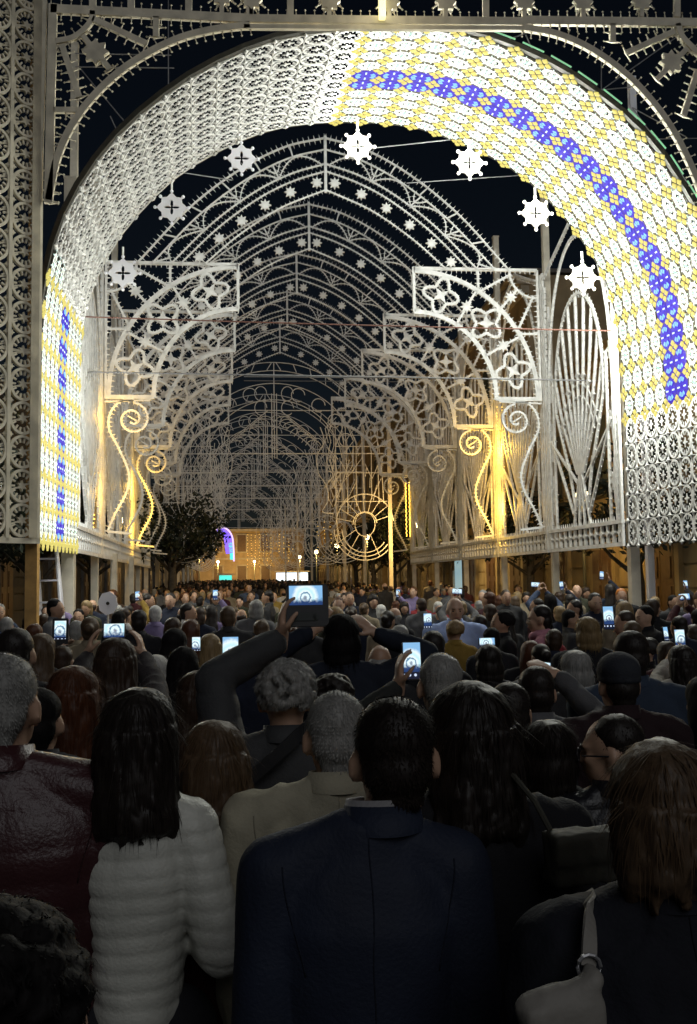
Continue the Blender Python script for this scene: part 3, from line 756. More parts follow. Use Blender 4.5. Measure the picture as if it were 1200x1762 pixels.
# ------------------------------------------------------------------ front gate: beam, corner spandrels, pillar
GY = 12.3
gate = thing('lattice_gate', 'cream lattice gate frame with quarter arcs in front of the lit vault', 'light gate', (0, GY, 0))
def g2(pts): return [(atY(x, y, GY).x, atY(x, y, GY).z) for x, y in pts]
def gpart(name, lines, w=.08, ln=.085, sides=(1, -1), sp=.13):
    b = MB()
    for L in lines:
        L = g2(L); L = spline(L, 6) if len(L) > 2 else L
        b.strip(L, w, .06); 
        if ln: b.teeth(L, sp, w/2+ln, .032, sides=sides, ball=.018)
    return b.build(name, M['cream'], gate)
gpart('upright', [[(92, 8), (88, 170), (84, 350)]], .11, .07, (1,))
gpart('upright', [[(78, 0), (74, 170), (68, 350)]], .05, 0)
gpart('beam', [[(88, 16), (430, 33)]], .12, .08)
gpart('beam', [[(430, 33), (900, 38)]], .11, .08, (1,))
gpart('beam', [[(420, 47), (900, 50)]], .06, 0)
gpart('beam', [[(900, 36), (1220, 40)]], .12, .09)
gpart('quarter_arc', [[(84, 345), (100, 270), (130, 207), (175, 152), (230, 107), (300, 70), (365, 52), (430, 44)]], .09)
gpart('quarter_arc', [[(900, 48), (960, 60), (1020, 87), (1080, 131), (1130, 185), (1165, 238), (1195, 300), (1210, 345)]], .09)
gpart('corner_ray', [[(97, 72), (125, 66), (145, 52), (158, 35), (160, 20)]], .07)
gpart('corner_ray', [[(143, 62), (165, 90), (190, 120)]], .07)
gpart('corner_ray', [[(160, 33), (252, 76)]], .08)
gpart('corner_ray', [[(107, 78), (137, 168)]], .08)
gpart('corner_ray', [[(269, 30), (269, 64)]], .08)
gpart('corner_ray', [[(93, 190), (133, 190)]], .07)
gpart('corner_ray', [[(1054, 42), (1054, 72)]], .08)
gpart('corner_ray', [[(1160, 55), (1078, 92)]], .08)
gpart('corner_ray', [[(1165, 42), (1175, 66), (1205, 96)]], .08)
gpart('corner_ray', [[(1182, 84), (1130, 137)]], .07)
gpart('corner_ray', [[(1200, 122), (1176, 200)]], .08)
for p in ((165, 90), (1155, 108)):
    b = MB(); c = g2([p])[0]; b.star(c, .18, .12, 8, .07); b.build('star', M['cream'], gate)
crn = MB()
for px in (160, 226, 325, 430, 500, 836, 1165): crn.strip(g2([(px, -30), (px, 30)]), .09, .05)
for px, py in ((433, 0), (567, 2), (670, 4), (767, 4), (902, 4), (1003, 4), (1104, 3), (382, -6)):
    c = g2([(px, py)])[0]; crn.star(c, .15, .11, 8, .06); crn.strip(g2([(px, py), (px, 30)]), .06, .05); crn.teeth(arc(c[0], c[1], .14, 200, 340, 6), .11, .07, .03, sides=(-1,), ball=.02)
crn.build('cresting', M['cream'], gate)
b = MB(); c = g2([(656, 15)])[0]; b.box((c[0], -.1, c[1]), (.09, .1, .4)); b.box((c[0], -.4, c[1]-.1), (.03, .6, .03)); b.box((c[0], -.72, c[1]-.06), (.14, .10, .06))
l = bpy.data.lights.new('spot_glow', 'POINT'); l.energy = 18; l.color = (1, .88, .6); l.shadow_soft_size = .06
lo = bpy.data.objects.new('spot_glow', l); COL.objects.link(lo); lo.parent = gate; lo.location = (c[0], -.75, c[1]-.1)
M['whiteled'] = mat('small_lit_fixture', (.9, .9, .6), .4, emit=(1, .9, .45), strength=1.2); b.build('spotlight', M['whiteled'], gate)

# left pillar of the gate: oblique panel of rosette rings
q = atY(82, 500, GY)
pil = thing('rosette_pillar', 'tall cream pillar panel of openwork rosette rings at the left edge', 'lattice panel', (-2.74, 12.35, 0), math.radians(180+40))
PW, PH = .385, .437
rm = MB()
el = [(.165*math.cos(2*PI*k/28), .2*math.sin(2*PI*k/28)) for k in range(28)]
rm.strip(el, .035, .05, closed=True)
for k in range(14):
    a = 2*PI*k/14; e0 = (.15*math.cos(a), .185*math.sin(a)); e1 = (.095*math.cos(a), .12*math.sin(a)); rm.strip([e0, e1], .022, .03)
rm.star((0, 0), .075, .035, 6, .045); rm.strip([(-.14, .05), (.14, -.05)], .018, .02)
rm = rm.mesh('rosette', [M['cream']])
for cidx in range(3):
    for r in range(22):
        o = inst('rosette', rm, pil); o.location = (.245+cidx*PW+ (0 if cidx < 2 else .1), 0, 2.82+r*PH+(.0 if cidx % 2 == 0 else PH*.03))
b = MB()
for x in (.03, .052+PW, .055+2*PW, .15+2*PW, .15+3*PW): b.strip([(x, 2.55), (x, 12.4)], .055 if x < .1 else .045, .06)
b.strip([(0, 2.56), (1.4, 2.56)], .07, .06); b.strip([(0, 5.0), (1.4, 5.0)], .03, .03); b.strip([(0, 7.3), (1.4, 7.3)], .03, .03); b.strip([(0, 9.7), (1.4, 9.7)], .03, .03)
for cidx in range(2):
    for r in range(23):
        for dx in (-.15, .15): b.star((.245+cidx*PW+dx, 2.6+r*PH), .035, .015, 4, .03)
b.build('frame', M['cream'], pil)
b = MB()
for k in range(9): b.strip([(.06+k*.013, 2.6), (.06+k*.013, 12.2)], .006, .02, y=.06)
o = b.build('side_slats', M['cream'], pil); 

# ------------------------------------------------------------------ warm string lights on three posts
def strings(x, y, z0, z1, lb, n=46, curve=True, sgn=1, strength=9):
    t = thing('string_lights', lb, 'string lights', (x, y, 0), 0, 'amber string lights on the gallery posts')
    b = MB(); w = MB()
    for col in range(2):
        P = [((col-.5)*.13+.012*math.sin(k*1.7), -.10, z0+(z1-z0)*k/n) for k in range(n+1)]
        w.tube(P, .005, 4)
        for p in P: b.octa(p, .020)
    if False:
        sc = spline([(-.1*sgn, 5.2), (-.28*sgn, 4.8), (-.48*sgn, 4.3), (-.45*sgn, 3.9), (-.2*sgn, 3.4)], 6); sc = resample([(a, c) for a, c in sc], .09)
        P = [(a, -.08, c) for a, c in sc]; w.tube(P, .005, 4)
        for p in P: b.octa(p, .017)
    w.build('wire', M['black'], t); b.build('bulb', M['amber_bulb'], t)
    for zz in (z0*.7+z1*.3, z0*.3+z1*.7):
        l = bpy.data.lights.new('amber_glow', 'POINT'); l.energy = strength; l.color = (1, .56, .06); l.shadow_soft_size = .06
        lo = bpy.data.objects.new('amber_glow', l); COL.objects.link(lo); lo.parent = t; lo.location = (-.35*sgn, -.5, zz)
strings(xc(23.5)+4.86, 23.42, 2.65, 6.4, 'amber string lights up the second post on the right wall', sgn=1, strength=75)
strings(xc(19.86)-4.86, 19.78, 2.65, 6.6, 'amber string lights up the nearest post on the left wall', sgn=-1, strength=28)
strings(xc(27.2)-4.86, 27.1, 2.65, 5.6, 'amber string lights up the third post on the left wall', sgn=-1, strength=60)
strings(xc(34.5)+4.7, 34.4, 3.6, 5.6, 'amber string lights at the far right end of the gallery', sgn=1, strength=4)

# ------------------------------------------------------------------ far galleries with half shells
def shell_frame():
    root = thing('shell_frame', '', 'light frame', (0, 0, 0), 0, 'half shell frames far along the street')
    S = {}
    for sgn in (1, -1):
        b = MB(); X = lambda x: sgn*x
        b.box((X(4.75), 0, 4.7), (.16, .16, 9.4)); b.build('post', M['post'], root)
        b = MB(); cx_, cz_ = 3.7, 4.15
        for r in (1.28, 1.12, .96): b.strip([(X(cx_+r*math.cos(a)), cz_-.2+r*math.sin(a)*1.0) for a in np.linspace(PI, 2*PI-.6, 18)], .036, .05)
        for r in (1.2, .5): b.strip([(X(cx_+r*math.cos(a)), cz_+r*1.05*math.sin(a)) for a in np.linspace(.1, PI, 18)], .036, .05)
        b.strip([(X(cx_+.42*math.cos(a)), cz_+.5*math.sin(a)) for a in np.linspace(0, 2*PI, 20)], .028, .05, closed=True)
        for a in np.linspace(.3, PI-.2, 9): b.strip([(X(cx_+.45*math.cos(a)), cz_+.5*math.sin(a)), (X(cx_+1.2*math.cos(a)), cz_+1.3*math.sin(a))], .026, .05)
        for a in (3.6, 4.1, 4.7, 5.2): b.strip([(X(cx_+.4*math.cos(a)), cz_+.45*math.sin(a)), (X(cx_+1.28*math.cos(a)), cz_-.2+1.28*math.sin(a))], .026, .05)
        b.build('half_shell', M['white'], root)
        b = MB()
        for x, z0, z1 in ((2.55, 3.4, 8.4), (3.0, 4.6, 8.6), (3.35, 4.9, 7.4), (3.7, 5.2, 7.8), (4.0, 5.2, 7.2), (4.3, 5, 8.2), (4.5, 5, 7)): b.strip([(X(x), z0), (X(x+rnd.uniform(-.1, .1)), z1)], .028, .05)
        for z in (6.3, 7.4, 5.1): b.strip([(X(2.5), z), (X(4.7), z)], .028, .05)
        ogs = spline([(1.9, 8.2), (2.05, 7.6), (1.75, 7.0), (1.8, 6.3), (2.1, 5.8), (2.2, 5.2), (1.95, 4.7), (2.4, 4.6)], 5); b.strip([(X(x), z) for x, z in ogs], .036, .05)
        for k in range(20):
            x0, z0 = rnd.uniform(1.9, 3.0), rnd.uniform(4.8, 7.6); b.strip([(X(x0), z0), (X(x0+rnd.uniform(-.2, .5)), z0+rnd.uniform(.4, .9)), (X(x0+rnd.uniform(-.1, .5)), z0+rnd.uniform(1.0, 1.5))], .026, .05)
        for k in range(26):
            x0, z0 = rnd.uniform(2.3, 4.5), rnd.uniform(4.8, 8.6); b.strip([(X(x0), z0), (X(x0+rnd.uniform(-.5, .5)), z0+rnd.uniform(.3, .7))], .024, .05)
        b.build('branch_tracery', M['white'], root)
        b = MB()
        for r in (4.4, 4.05, 3.5, 2.8): b.strip([(X(r*math.cos(a)), 6.6+r*.98*math.sin(a)) for a in np.linspace(.12, PI/2, 22)], .026, .05)
        for a in np.linspace(.2, 1.5, 9): b.strip([(X(4.05*math.cos(a)), 6.6+4*math.sin(a)), (X(4.4*math.cos(a+.05)), 6.6+4.3*math.sin(a+.05))], .03, .04)
        for k in range(4):
            a = .35+k*.3; c = (X(3.15*math.cos(a)), 6.6+3.1*math.sin(a)); b.strip([(c[0]+.28*math.cos(t), c[1]+.28*math.sin(t)) for t in np.linspace(0, 5.2, 14)], .03, .04)
        b.build('round_arch', M['white'], root)
        b = MB()
        for k in range(9):
            u = k/8; x0, z0 = .35+1.25*u, 8.6-1.0*u
            b.strip(arc(X(x0), z0-.28, .34, 20, 160, 8), .024, .05)
        b.strip([(X(.25), 8.9), (X(1.75), 7.7)], .028, .05); b.build('winged_ribs', M['white'], root)
    b = MB(); 
    for x in (-.1, .1, 0): b.strip([(x, 6.9), (x, 10.9 if x == 0 else 9.6)], .036, .05)
    b.strip([(-4.7, 7.1), (4.7, 7.1)], .036, .05); b.strip([(-4.7, 8.9), (4.7, 8.9)], .028, .05)
    for s_ in (1, -1):
        for c in ((.55, 9.6), (.55, 9.0)): b.strip([(s_*c[0]+.25*math.cos(t), c[1]+.3*math.sin(t)) for t in np.linspace(0, 5.5, 14)], .03, .04)
    b.build('centre_mast', M['white'], root)
    return root
sf0 = shell_frame()
for i, (Y, lb) in enumerate(((38.2, 'nearest half shell frame, its right shell lit golden'), (45, 'second half shell frame deep in the street'), (52, 'third half shell frame deep in the street'),
                             (60, 'fourth half shell frame, small and dim'), (70, 'fifth half shell frame, small and golden'), (82, 'sixth half shell frame near the far end'), (96, 'farthest half shell frame before the lit facade'))):
    o = sf0 if i == 0 else copy_tree(sf0); o.location = (xc(Y), Y, gz(Y)); o['label'] = lb

# street lamps
lm = {}
def lamp(x, y, lb, power, h=3.9, big=1.0):
    t = thing('street_lamp', lb, 'street lamp', (x, y, gz(y)), 0, 'sodium street lamps')
    if not lm:
        b = MB(); b.tube([(0, 0, 0), (0, 0, .5), (0, 0, .55), (0, 0, h)], [.09, .08, .05, .04], 8); lm['p'] = b.mesh('lamp_post', [M['iron']], True)
        b = MB(); b.ell((0, 0, h+.16), (.17, .17, .17), 12, 8); lm['g'] = b.mesh('globe', [M['lampglow']], True)
        b = MB(); b.tube([(0, 0, h+.31), (0, 0, h+.36)], [.12, .02], 8); lm['c'] = b.mesh('lamp_cap', [M['iron']])
    inst('lamp_post', lm['p'], t); inst('globe', lm['g'], t); inst('lamp_cap', lm['c'], t)
    l = bpy.data.lights.new('lamp_light', 'POINT'); l.energy = power; l.color = (1, .60, .17); l.shadow_soft_size = .18
    lo = bpy.data.objects.new('lamp_light', l); COL.objects.link(lo); lo.parent = t; lo.location = (0, 0, h-.05)
lamp(8.6, 23.6, 'sodium street lamp on the right pavement behind the second bay', 230, 3.9)
lamp(8.8, 17.2, 'sodium street lamp on the right pavement beside the vault foot', 30, 3.9)
lamp(6.4, 36.6, 'sodium street lamp beside the golden half shell', 800, 3.9)
lamp(5.9, 48, 'sodium street lamp right of the street beyond the gallery', 230)
lamp(5.6, 62, 'sodium street lamp on the right, farther off', 300)
lamp(5.3, 78, 'small sodium street lamp far along on the right', 380)
lamp(4.9, 98, 'tiny sodium street lamp at the far right end', 600)
lamp(-4.4, 33, 'sodium street lamp behind the left gallery wall', 40)
lamp(-4.6, 55, 'sodium street lamp on the left beyond the trees', 300)
lamp(-4.8, 85, 'sodium street lamp far along on the left', 600)
lamp(-4.5, 122, 'tiny sodium street lamp before the lit facade on the left', 1300)
lamp(.2, 123, 'sodium lamp in the middle before the lit facade', 1400)
lamp(-9, 123, 'sodium lamp at the left corner of the lit facade', 1200)

# ------------------------------------------------------------------ buildings
def building(name, lb, x, y0, y1, h, side, wallm, floors):
    """a street front along Y; side=+1 stands on the right with its face towards -X"""
    t = thing(name, lb, 'building', (x, (y0+y1)/2, 0)); L = y1-y0; g0 = gz((y0+y1)/2)
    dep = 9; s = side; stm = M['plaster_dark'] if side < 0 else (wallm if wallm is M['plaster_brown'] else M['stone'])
    def bx(b, xo, yo, z, dx, dy, dz, m=0): b.box((s*xo, yo, z), (dx, dy, dz), m)
    b = MB(); bx(b, dep/2, 0, h/2, dep, L, h); b.build('wall', wallm, t)
    b = MB()
    for k in range(6): bx(b, -.03, 0, .32+k*.55, .06, L-.1, .50)
    b.build('stone_course', stm, t)
    b = MB(); bx(b, -.12, 0, h-.25, .5, L+.2, .22); bx(b, -.06, 0, h-.52, .3, L+.1, .3); bx(b, -.2, 0, h+.02, .66, L+.3, .12); bx(b, -.07, 0, 3.75, .18, L, .22)
    b.build('cornice', stm, t)
    b = MB(); bx(b, dep/2, 0, h+.15, dep+.3, L+.1, .14); b.build('roof', M['roofing'], t)
    n = max(2, int(L/3.4))
    wm = MB(); wm.box((0, 0, 0), (.16, 1.4, 2.3)); wm = wm.mesh('window', [stm])
    pm = MB()
    for yy in (-.28, .28): pm.box((0, yy, 0), (.05, .52, 1.95))
    pm = pm.mesh('shutter', [M['shutter']])
    dm = MB(); dm.box((0, 0, 1.45), (.16, 1.9, 2.9)); dm = dm.mesh('doorway', [stm])
    dl = MB()
    for yy in (-.36, .36): dl.box((0, yy, 1.3), (.06, .68, 2.5)); 
    for yy in (-.36, .36):
        for z in (.6, 1.3, 2.0): dl.box((-s*.04, yy, z), (.03, .45, .5))
    dl = dl.mesh('door', [M['door']])
    bal = MB()
    for k in range(12): bal.box((-s*.35, -.8+k*.145, .45), (.025, .025, .9))
    bal.box((-s*.35, 0, .92), (.05, 1.7, .05)); bal.box((-s*.15, 0, -.05), (.5, 1.8, .1)); bal = bal.mesh('balcony', [M['iron']])
    for k in range(n):
        yo = -L/2+L*(k+.5)/n
        for f_ in range(1, floors):
            z = 4.0+1.5+(h-4.6)/(floors-1)*(f_-1)
            o = inst('window', wm, t); o.location = (-s*.06, yo, z); p = inst('shutter', pm, o); p.location = (-s*.075, 0, 0)
            if f_ == 1: o2 = inst('balcony', bal, t); o2.location = (-s*.05, yo, z-1.2)
        o = inst('doorway', dm, t); o.location = (-s*.10, yo, g0+.14); p = inst('door', dl, o); p.location = (-s*.06, 0, 0)
    return t
building('palazzo', 'ochre building behind the right gallery wall, doors lit by the street lamp', 9.9, 12, 31, 8.2, 1, M['plaster_brown'], 2)
building('palazzo', 'ochre three storey building with a heavy cornice beyond the right gallery', 9.6, 31.2, 66, 12.6, 1, M['plaster'], 3)
building('palazzo', 'long ochre palazzo on the right at the far end of the street', 9.2, 66.2, 130, 13.2, 1, M['plaster'], 3)
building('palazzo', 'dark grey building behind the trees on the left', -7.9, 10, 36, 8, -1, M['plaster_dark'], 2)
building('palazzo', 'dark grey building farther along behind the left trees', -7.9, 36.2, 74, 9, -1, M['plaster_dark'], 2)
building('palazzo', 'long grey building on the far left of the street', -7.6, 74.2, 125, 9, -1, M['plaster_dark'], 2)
# lit facade closing the street
t = thing('facade', 'amber lit facade closing the far end of the street', 'building', (-1.5, 128, 0))
b = MB(); b.box((0, 3, 4.6), (17, 6, 9.2)); b.build('wall', M['plaster'], t)
b = MB(); b.box((0, -.15, 9.0), (17.4, .4, .35)); b.box((0, -.08, 5.1), (17.2, .2, .25)); b.build('cornice', M['stone'], t)
for k in range(5):
    for z in (3.0, 7.2):
        b = MB(); b.box((-6.4+k*3.2, -.05, z), (1.5, .16, 2.6)); o = b.build('window', M['stone'], t)
        b = MB(); b.box((-6.4+k*3.2, -.15, z), (1.15, .06, 2.25)); b.build('shutter', M['door'], o)
# violet and turquoise crescent of light near the far end
YC = 104
t = thing('crescent_light', 'violet and turquoise lit arch half hidden at the far end of the street', 'light arch', (0, YC, 0))
def c2(pts): return [(atY(x, y, YC).x, atY(x, y, YC).z) for x, y in pts]
b = MB(); b.strip(spline(c2([(374, 916), (384, 916), (392, 926), (394, 940), (396, 952)]), 5), .85, .3); b.build('violet_band', M['far_blue'], t)
b = MB(); b.strip(spline(c2([(397, 934), (399, 945), (400, 956), (400, 963)]), 5), .5, .3); b.build('turquoise_foot', M['far_cyan'], t)
b = MB(); b.strip(spline(c2([(371, 911), (388, 909), (399, 921), (402, 940), (403, 966)]), 6), .16, .3, y=-.1)
for p in ((342, 920), (347, 912), (352, 921), (358, 914), (345, 930), (350, 936), (362, 918), (341, 938)):
    c = c2([p])[0]; b.octa((c[0], 0, c[1]), .14)
b.build('edge_lights', M['far_pink'], t)
M['far_bulb'] = mat('far_amber_bulb', (.3, .2, .08), .6, emit=(1, .58, .12), strength=2.2)
for k, (x, y, n_, z1, lb) in enumerate(((-6.2, 101, 6, 7.4, 'amber light curtain left of the violet arch at the far end'), (-.6, 108, 7, 7.0, 'amber light curtain in the middle of the far end'), (2.6, 92, 5, 6.4, 'amber light curtain on the right near the far end'), (4.6, 66, 4, 6.0, 'amber light curtain on the right halfway down the street'), (-3.4, 64, 3, 5.6, 'amber light curtain on the left halfway down the street'))):
    t = thing('light_curtain', lb, 'string lights', (x, y, gz(y)), 0, 'amber light curtains far along the street'); w = MB(); b = MB(); r_ = random.Random(k)
    w.tube([(-.2, 0, z1), (n_*.45, 0, z1)], .02, 4)
    for c_ in range(n_):
        zl = r_.uniform(2.6, 4.2); w.tube([(c_*.45, 0, z1), (c_*.45, 0, zl)], .008, 4)
        for q in range(int((z1-zl)/.3)): b.octa((c_*.45+r_.uniform(-.05, .05), 0, z1-.15-q*.3+r_.uniform(-.08, .08)), .030 if y < 80 else .045)
    w.build('wire', M['black'], t); b.build('bulb', M['far_bulb'], t)
# lit shop fronts far down
for k, (x, y, w, h_, lb) in enumerate(((4.2, 101, 3.4, .9, 'bright white market stall far down on the right'), (-2.9, 100, 1.3, .5, 'small greenish lit stall far down on the left'), (8.9, 40, .3, 2.0, 'narrow lit doorway on the right beyond the gallery'))):
    t = thing('market_stall', lb, 'stall', (x, y, gz(y)))
    b = MB(); b.box((0, 0, 2.0), (w, .1, h_)); b.build('lit_panel', (M['shopglow'], M['far_cyan'], M['dimglow'])[k], t)
    b = MB(); b.box((0, .3, 2.0+h_/2+.12), (w+.4, 1.4, .1)); b.box((-w/2, .3, 1.1), (.08, .08, 2.2)); b.box((w/2, .3, 1.1), (.08, .08, 2.2)); b.box((0, .2, .5), (w, .6, 1.0)); b.build('counter', M['post'], t)

# ------------------------------------------------------------------ trees
tm = {}
def tree_meshes(v):
    r = random.Random(40+v); b = MB()
    tr = [(0, 0, 0), (.04, .02, .9), (.0, .05, 1.8), (.08, 0, 2.6), (.05, .02, 3.3)]
    b.tube(tr, [.22, .17, .15, .13, .06], 10)
    tips = []
    for k in range(9):
        a = k*2.4+r.uniform(-.3, .3); z0 = r.uniform(2.0, 3.1); l = r.uniform(1.0, 1.7)
        p1 = (math.cos(a)*l*.5, math.sin(a)*l*.5, z0+.5); p2 = (math.cos(a)*l, math.sin(a)*l, z0+r.uniform(.8, 1.6))
        b.tube([(0, 0, z0), p1, p2], [.07, .05, .02], 6); tips.append(p2); tips.append(p1)
    trunk = b.mesh('trunk', [M['bark']], True)
    g = MB(); cl = []
    for k in range(34):
        a = r.uniform(0, 2*PI); rr = 1.75*math.sqrt(r.random()); cl.append((math.cos(a)*rr, math.sin(a)*rr, 3.85+r.uniform(-1.15, 1.3)*(1-.25*rr/1.75), r.uniform(.35, .6)))
    for (x, y, z, R) in cl:
        for q in range(95):
            d = Vector((r.gauss(0, 1), r.gauss(0, 1), r.gauss(0, .8))).normalized()*R*r.random()**.4; c = Vector((x, y, z))+d
            u = Vector((r.gauss(0, 1), r.gauss(0, 1), r.gauss(0, 1))).normalized(); w = u.cross(Vector((r.gauss(0, 1), r.gauss(0, 1), r.gauss(0, 1)))).normalized()
            l = r.uniform(.07, .12); g.add([tuple(c-u*l), tuple(c+w*l*.45), tuple(c+u*l), tuple(c-w*l*.45)], [(0, 1, 2, 3)])
    return trunk, g.mesh('crown', [M['leaf']])
for v in range(3): tm[v] = tree_meshes(v)
TREES = [(-4.9, 12.6, .92, 'street tree with grey trunk at the far left edge'), (-5.1, 16.5, .95, 'street tree with slim trunk behind the ladder'), (-5.2, 23.5, .95, 'street tree hidden behind the left gallery wall'),
         (-5.0, 30, 1.0, 'street tree behind the far part of the left wall'), (-3.15, 36.6, 1.05, 'dark bushy tree at the end of the left gallery wall'), (-3.6, 42, 1.05, 'dark tree second beyond the left gallery wall'),
         (-4.4, 53, .95, 'dark tree farther along the left pavement'), (9.0, 16.6, .95, 'street tree with thick trunk at the right edge'), (8.9, 21, .95, 'street tree with dark trunk before the lit ochre doors'),
         (8.9, 29.5, .9, 'street tree behind the far right gallery wall'), (7.3, 39.5, 1.0, 'dark tree right of the golden half shell'), (7.0, 46, 1.0, 'dark round tree beyond the golden half shell'), (6.9, 53, 1.0, 'dark tree in the row far right'),
         (6.6, 60, 1.0, 'dark small tree at the end of the right row')]
for i, (x, y, s_, lb) in enumerate(TREES):
    t = thing('street_tree', lb, 'tree', (x, y, gz(y)), i*1.3, 'street trees along the pavements'); t.scale = (s_, s_, s_)
    a, c = tm[i % 3]; inst('trunk', a, t); inst('crown', c, t)

# leaning ladder and paddle sign on the left
q = atY(72, 1040, 15)
t = thing('ladder', 'white folding ladder leaning behind the red footed post', 'ladder', (q.x, 15, 0))
b = MB()
for s_ in (-.2, .2): b.tube([(s_+.22, 0, .0), (s_*.75, .25, 2.75)], .03, 6)
for s_ in (-.2, .2): b.tube([(s_+.1, .9, .0), (s_*.75, .3, 2.72)], .025, 6)
b.build('rail', M['crosswhite'], t)
for k in range(7):
    u = (k+1)/8; b = MB(); b.box((.22*(1-u), .25*u, 2.75*u), (.4-.1*u, .08, .03)); b.build('tread', M['crosswhite'], t)
q = atY(186, 1030, 13.6)
t = thing('paddle_sign', 'white paddle board with a hole held above the crowd on the left', 'sign', (q.x, 13.6, 0))
b = MB(); pts = [(.14*math.cos(2*PI*k/8+.6), 1.72+.17*math.sin(2*PI*k/8+.6)) for k in range(8)]; b.poly(pts, .02); b.build('board', M['crosswhite'], t)
b = MB(); b.tube([(0, -.02, 1.72), (0, .0, 1.72)], .025, 8); b.build('hole', M['black'], t)
b = MB(); b.tube([(0, .02, 0.9), (0, .02, 1.6)], .015, 6); b.build('handle', M['post'], t)
#PEOPLE#
# ------------------------------------------------------------------ people
def remesh(b, name, mats, voxel, smooth=4, disp=None):
    me = b.mesh('tmp', []); o = bpy.data.objects.new('tmp', me); COL.objects.link(o)
    r = o.modifiers.new('r', 'REMESH'); r.mode = 'VOXEL'; r.voxel_size = voxel; r.use_smooth_shade = True
    if smooth: s = o.modifiers.new('s', 'SMOOTH'); s.factor = .5; s.iterations = smooth
    dg = bpy.context.evaluated_depsgraph_get(); out = bpy.data.meshes.new_from_object(o.evaluated_get(dg))
    bpy.data.objects.remove(o); bpy.data.meshes.remove(me)
    out.name = name; out.materials.clear()
    for m_ in mats: out.materials.append(m_)
    n = len(out.vertices)
    if disp:
        co = np.empty(n*3, np.float32); out.vertices.foreach_get('co', co); co = co.reshape(-1, 3)
        no = np.empty(n*3, np.float32); out.vertices.foreach_get('normal', no); no = no.reshape(-1, 3)
        co = co+no*disp(co)[:, None]; out.vertices.foreach_set('co', co.astype(np.float32).ravel())
    out.polygons.foreach_set('use_smooth', [True]*len(out.polygons)); out.update()
    return out
def wob(co, sc, seed, octv=3):
    """cheap smooth pseudo noise in [-1,1]"""
    r = np.random.RandomState(seed); v = np.zeros(len(co)); amp = 1; tot = 0
    for o_ in range(octv):
        for k in range(4):
            d = r.normal(size=3); d /= np.linalg.norm(d); v += amp*np.sin((co*sc) @ d*6.28+r.uniform(0, 6.28)+1.5*np.sin((co*sc*.6) @ np.roll(d, 1)*6.28))/4
        tot += amp; amp *= .5; sc *= 2.1
    return v/tot
def wrinkle(seed, amp=.006, sc=5):
    def f(co):
        st = co*np.array([1, 1, .55]); w = wob(st, sc, seed); return amp*(1-2*np.abs(w))-amp*.3
    return f
def quilt(seed, pitch=.042, amp=.0052):
    def f(co):
        z = co[:, 2]+.008*wob(co, 3, seed+3, 2); return amp*(np.abs(np.sin(PI*z/pitch))**.42-.6)+.0022*wob(co*np.array([1, 1, .3]), 14, seed, 2)+.003*wob(co, 3.2, seed+1, 2)
    return f

def ik(sh, wr, l1, l2, pole):
    sh, wr = Vector(sh), Vector(wr); d = wr-sh; D = min(max(d.length, .12), (l1+l2)*.995); u = d.normalized(); wr = sh+u*D
    a = (l1*l1-l2*l2+D*D)/(2*D); h = math.sqrt(max(l1*l1-a*a, 0)); p = Vector(pole); p = (p-u*p.dot(u)).normalized()
    return sh+u*a+p*h, wr
def hand(b, wr, d, n, side, curl=.8):
    """palm, four fingers and a thumb; d fingers' direction, n palm normal, side = +1/-1 towards the thumb"""
    d = Vector(d).normalized(); n = Vector(n); n = (n-d*n.dot(d)).normalized(); s = d.cross(n)*side
    wr = Vector(wr)
    b.limb([wr-d*.03, wr+d*.02], [.027, .029], 10)
    for k in (-1.2, -.4, .4, 1.2): b.limb([wr+s*.012*k, wr+d*.085+s*.0195*k], [.017, .0135], 8)
    for k, l in ((-1.5, .062), (-.5, .076), (.5, .082), (1.5, .072)):
        p = wr+d*.09+s*.0195*k; P = [p]; a = 0
        for q, f_ in ((.45, .35), (.32, .8), (.23, 1.2)):
            a = curl*f_; P.append(P[-1]+(d*math.cos(a)+n*math.sin(a)+s*.06*k).normalized()*l*q)
        b.limb(P, [.0105, .0098, .009, .0078], 8)
    p = wr+d*.025+s*.026; P = [p, p+(d*.55+s*.75+n*.35).normalized()*.04, p+(d*.55+s*.75+n*.35).normalized()*.04+(d*.85+s*.3+n*.5).normalized()*.032, p+(d*.55+s*.75+n*.35).normalized()*.04+(d*.85+s*.3+n*.5).normalized()*.032+(d*.8+n*.6).normalized()*.024]
    b.limb(P, [.0165, .0125, .011, .009], 8)

HD = Vector((0, 0, 1.645))     # head centre of a 1.76 m figure facing +Y
def head_prims(b, turn=0, nod=0, ears=True, hx=0):
    R = Matrix.Rotation(turn, 3, 'Z') @ Matrix.Rotation(-nod, 3, 'X'); P = Vector((0, .0, 1.56))
    T = lambda v: tuple(P+R @ (Vector(v)-P)+Vector((hx, 0, 0)))
    E_ = lambda c, r, rot=None: b.ell(T(c), r, 18, 12, rot=R if rot is None else R @ rot)
    E_((0, -.005, 1.665), (.077, .097, .094)); E_((0, .03, 1.60), (.062, .064, .082)); E_((0, .045, 1.555), (.040, .040, .030))
    E_((0, .098, 1.618), (.013, .020, .026)); E_((0, .104, 1.607), (.017, .016, .012))
    E_((0, .088, 1.575), (.026, .014, .010)); E_((0, .084, 1.660), (.055, .018, .012))
    for s_ in (-1, 1):
        E_((s_*.036, .072, 1.617), (.024, .02, .022))
        if ears: E_((s_*.083, -.008, 1.625), (.010, .020, .033), Matrix.Rotation(s_*.35, 3, 'Z')); E_((s_*.079, .0, 1.603), (.009, .012, .014))
    b.limb([(0, -.025, 1.42), T((0, -.012, 1.56)), T((0, -.01, 1.62))], [.062, .055, .055], 16)
    return T, R
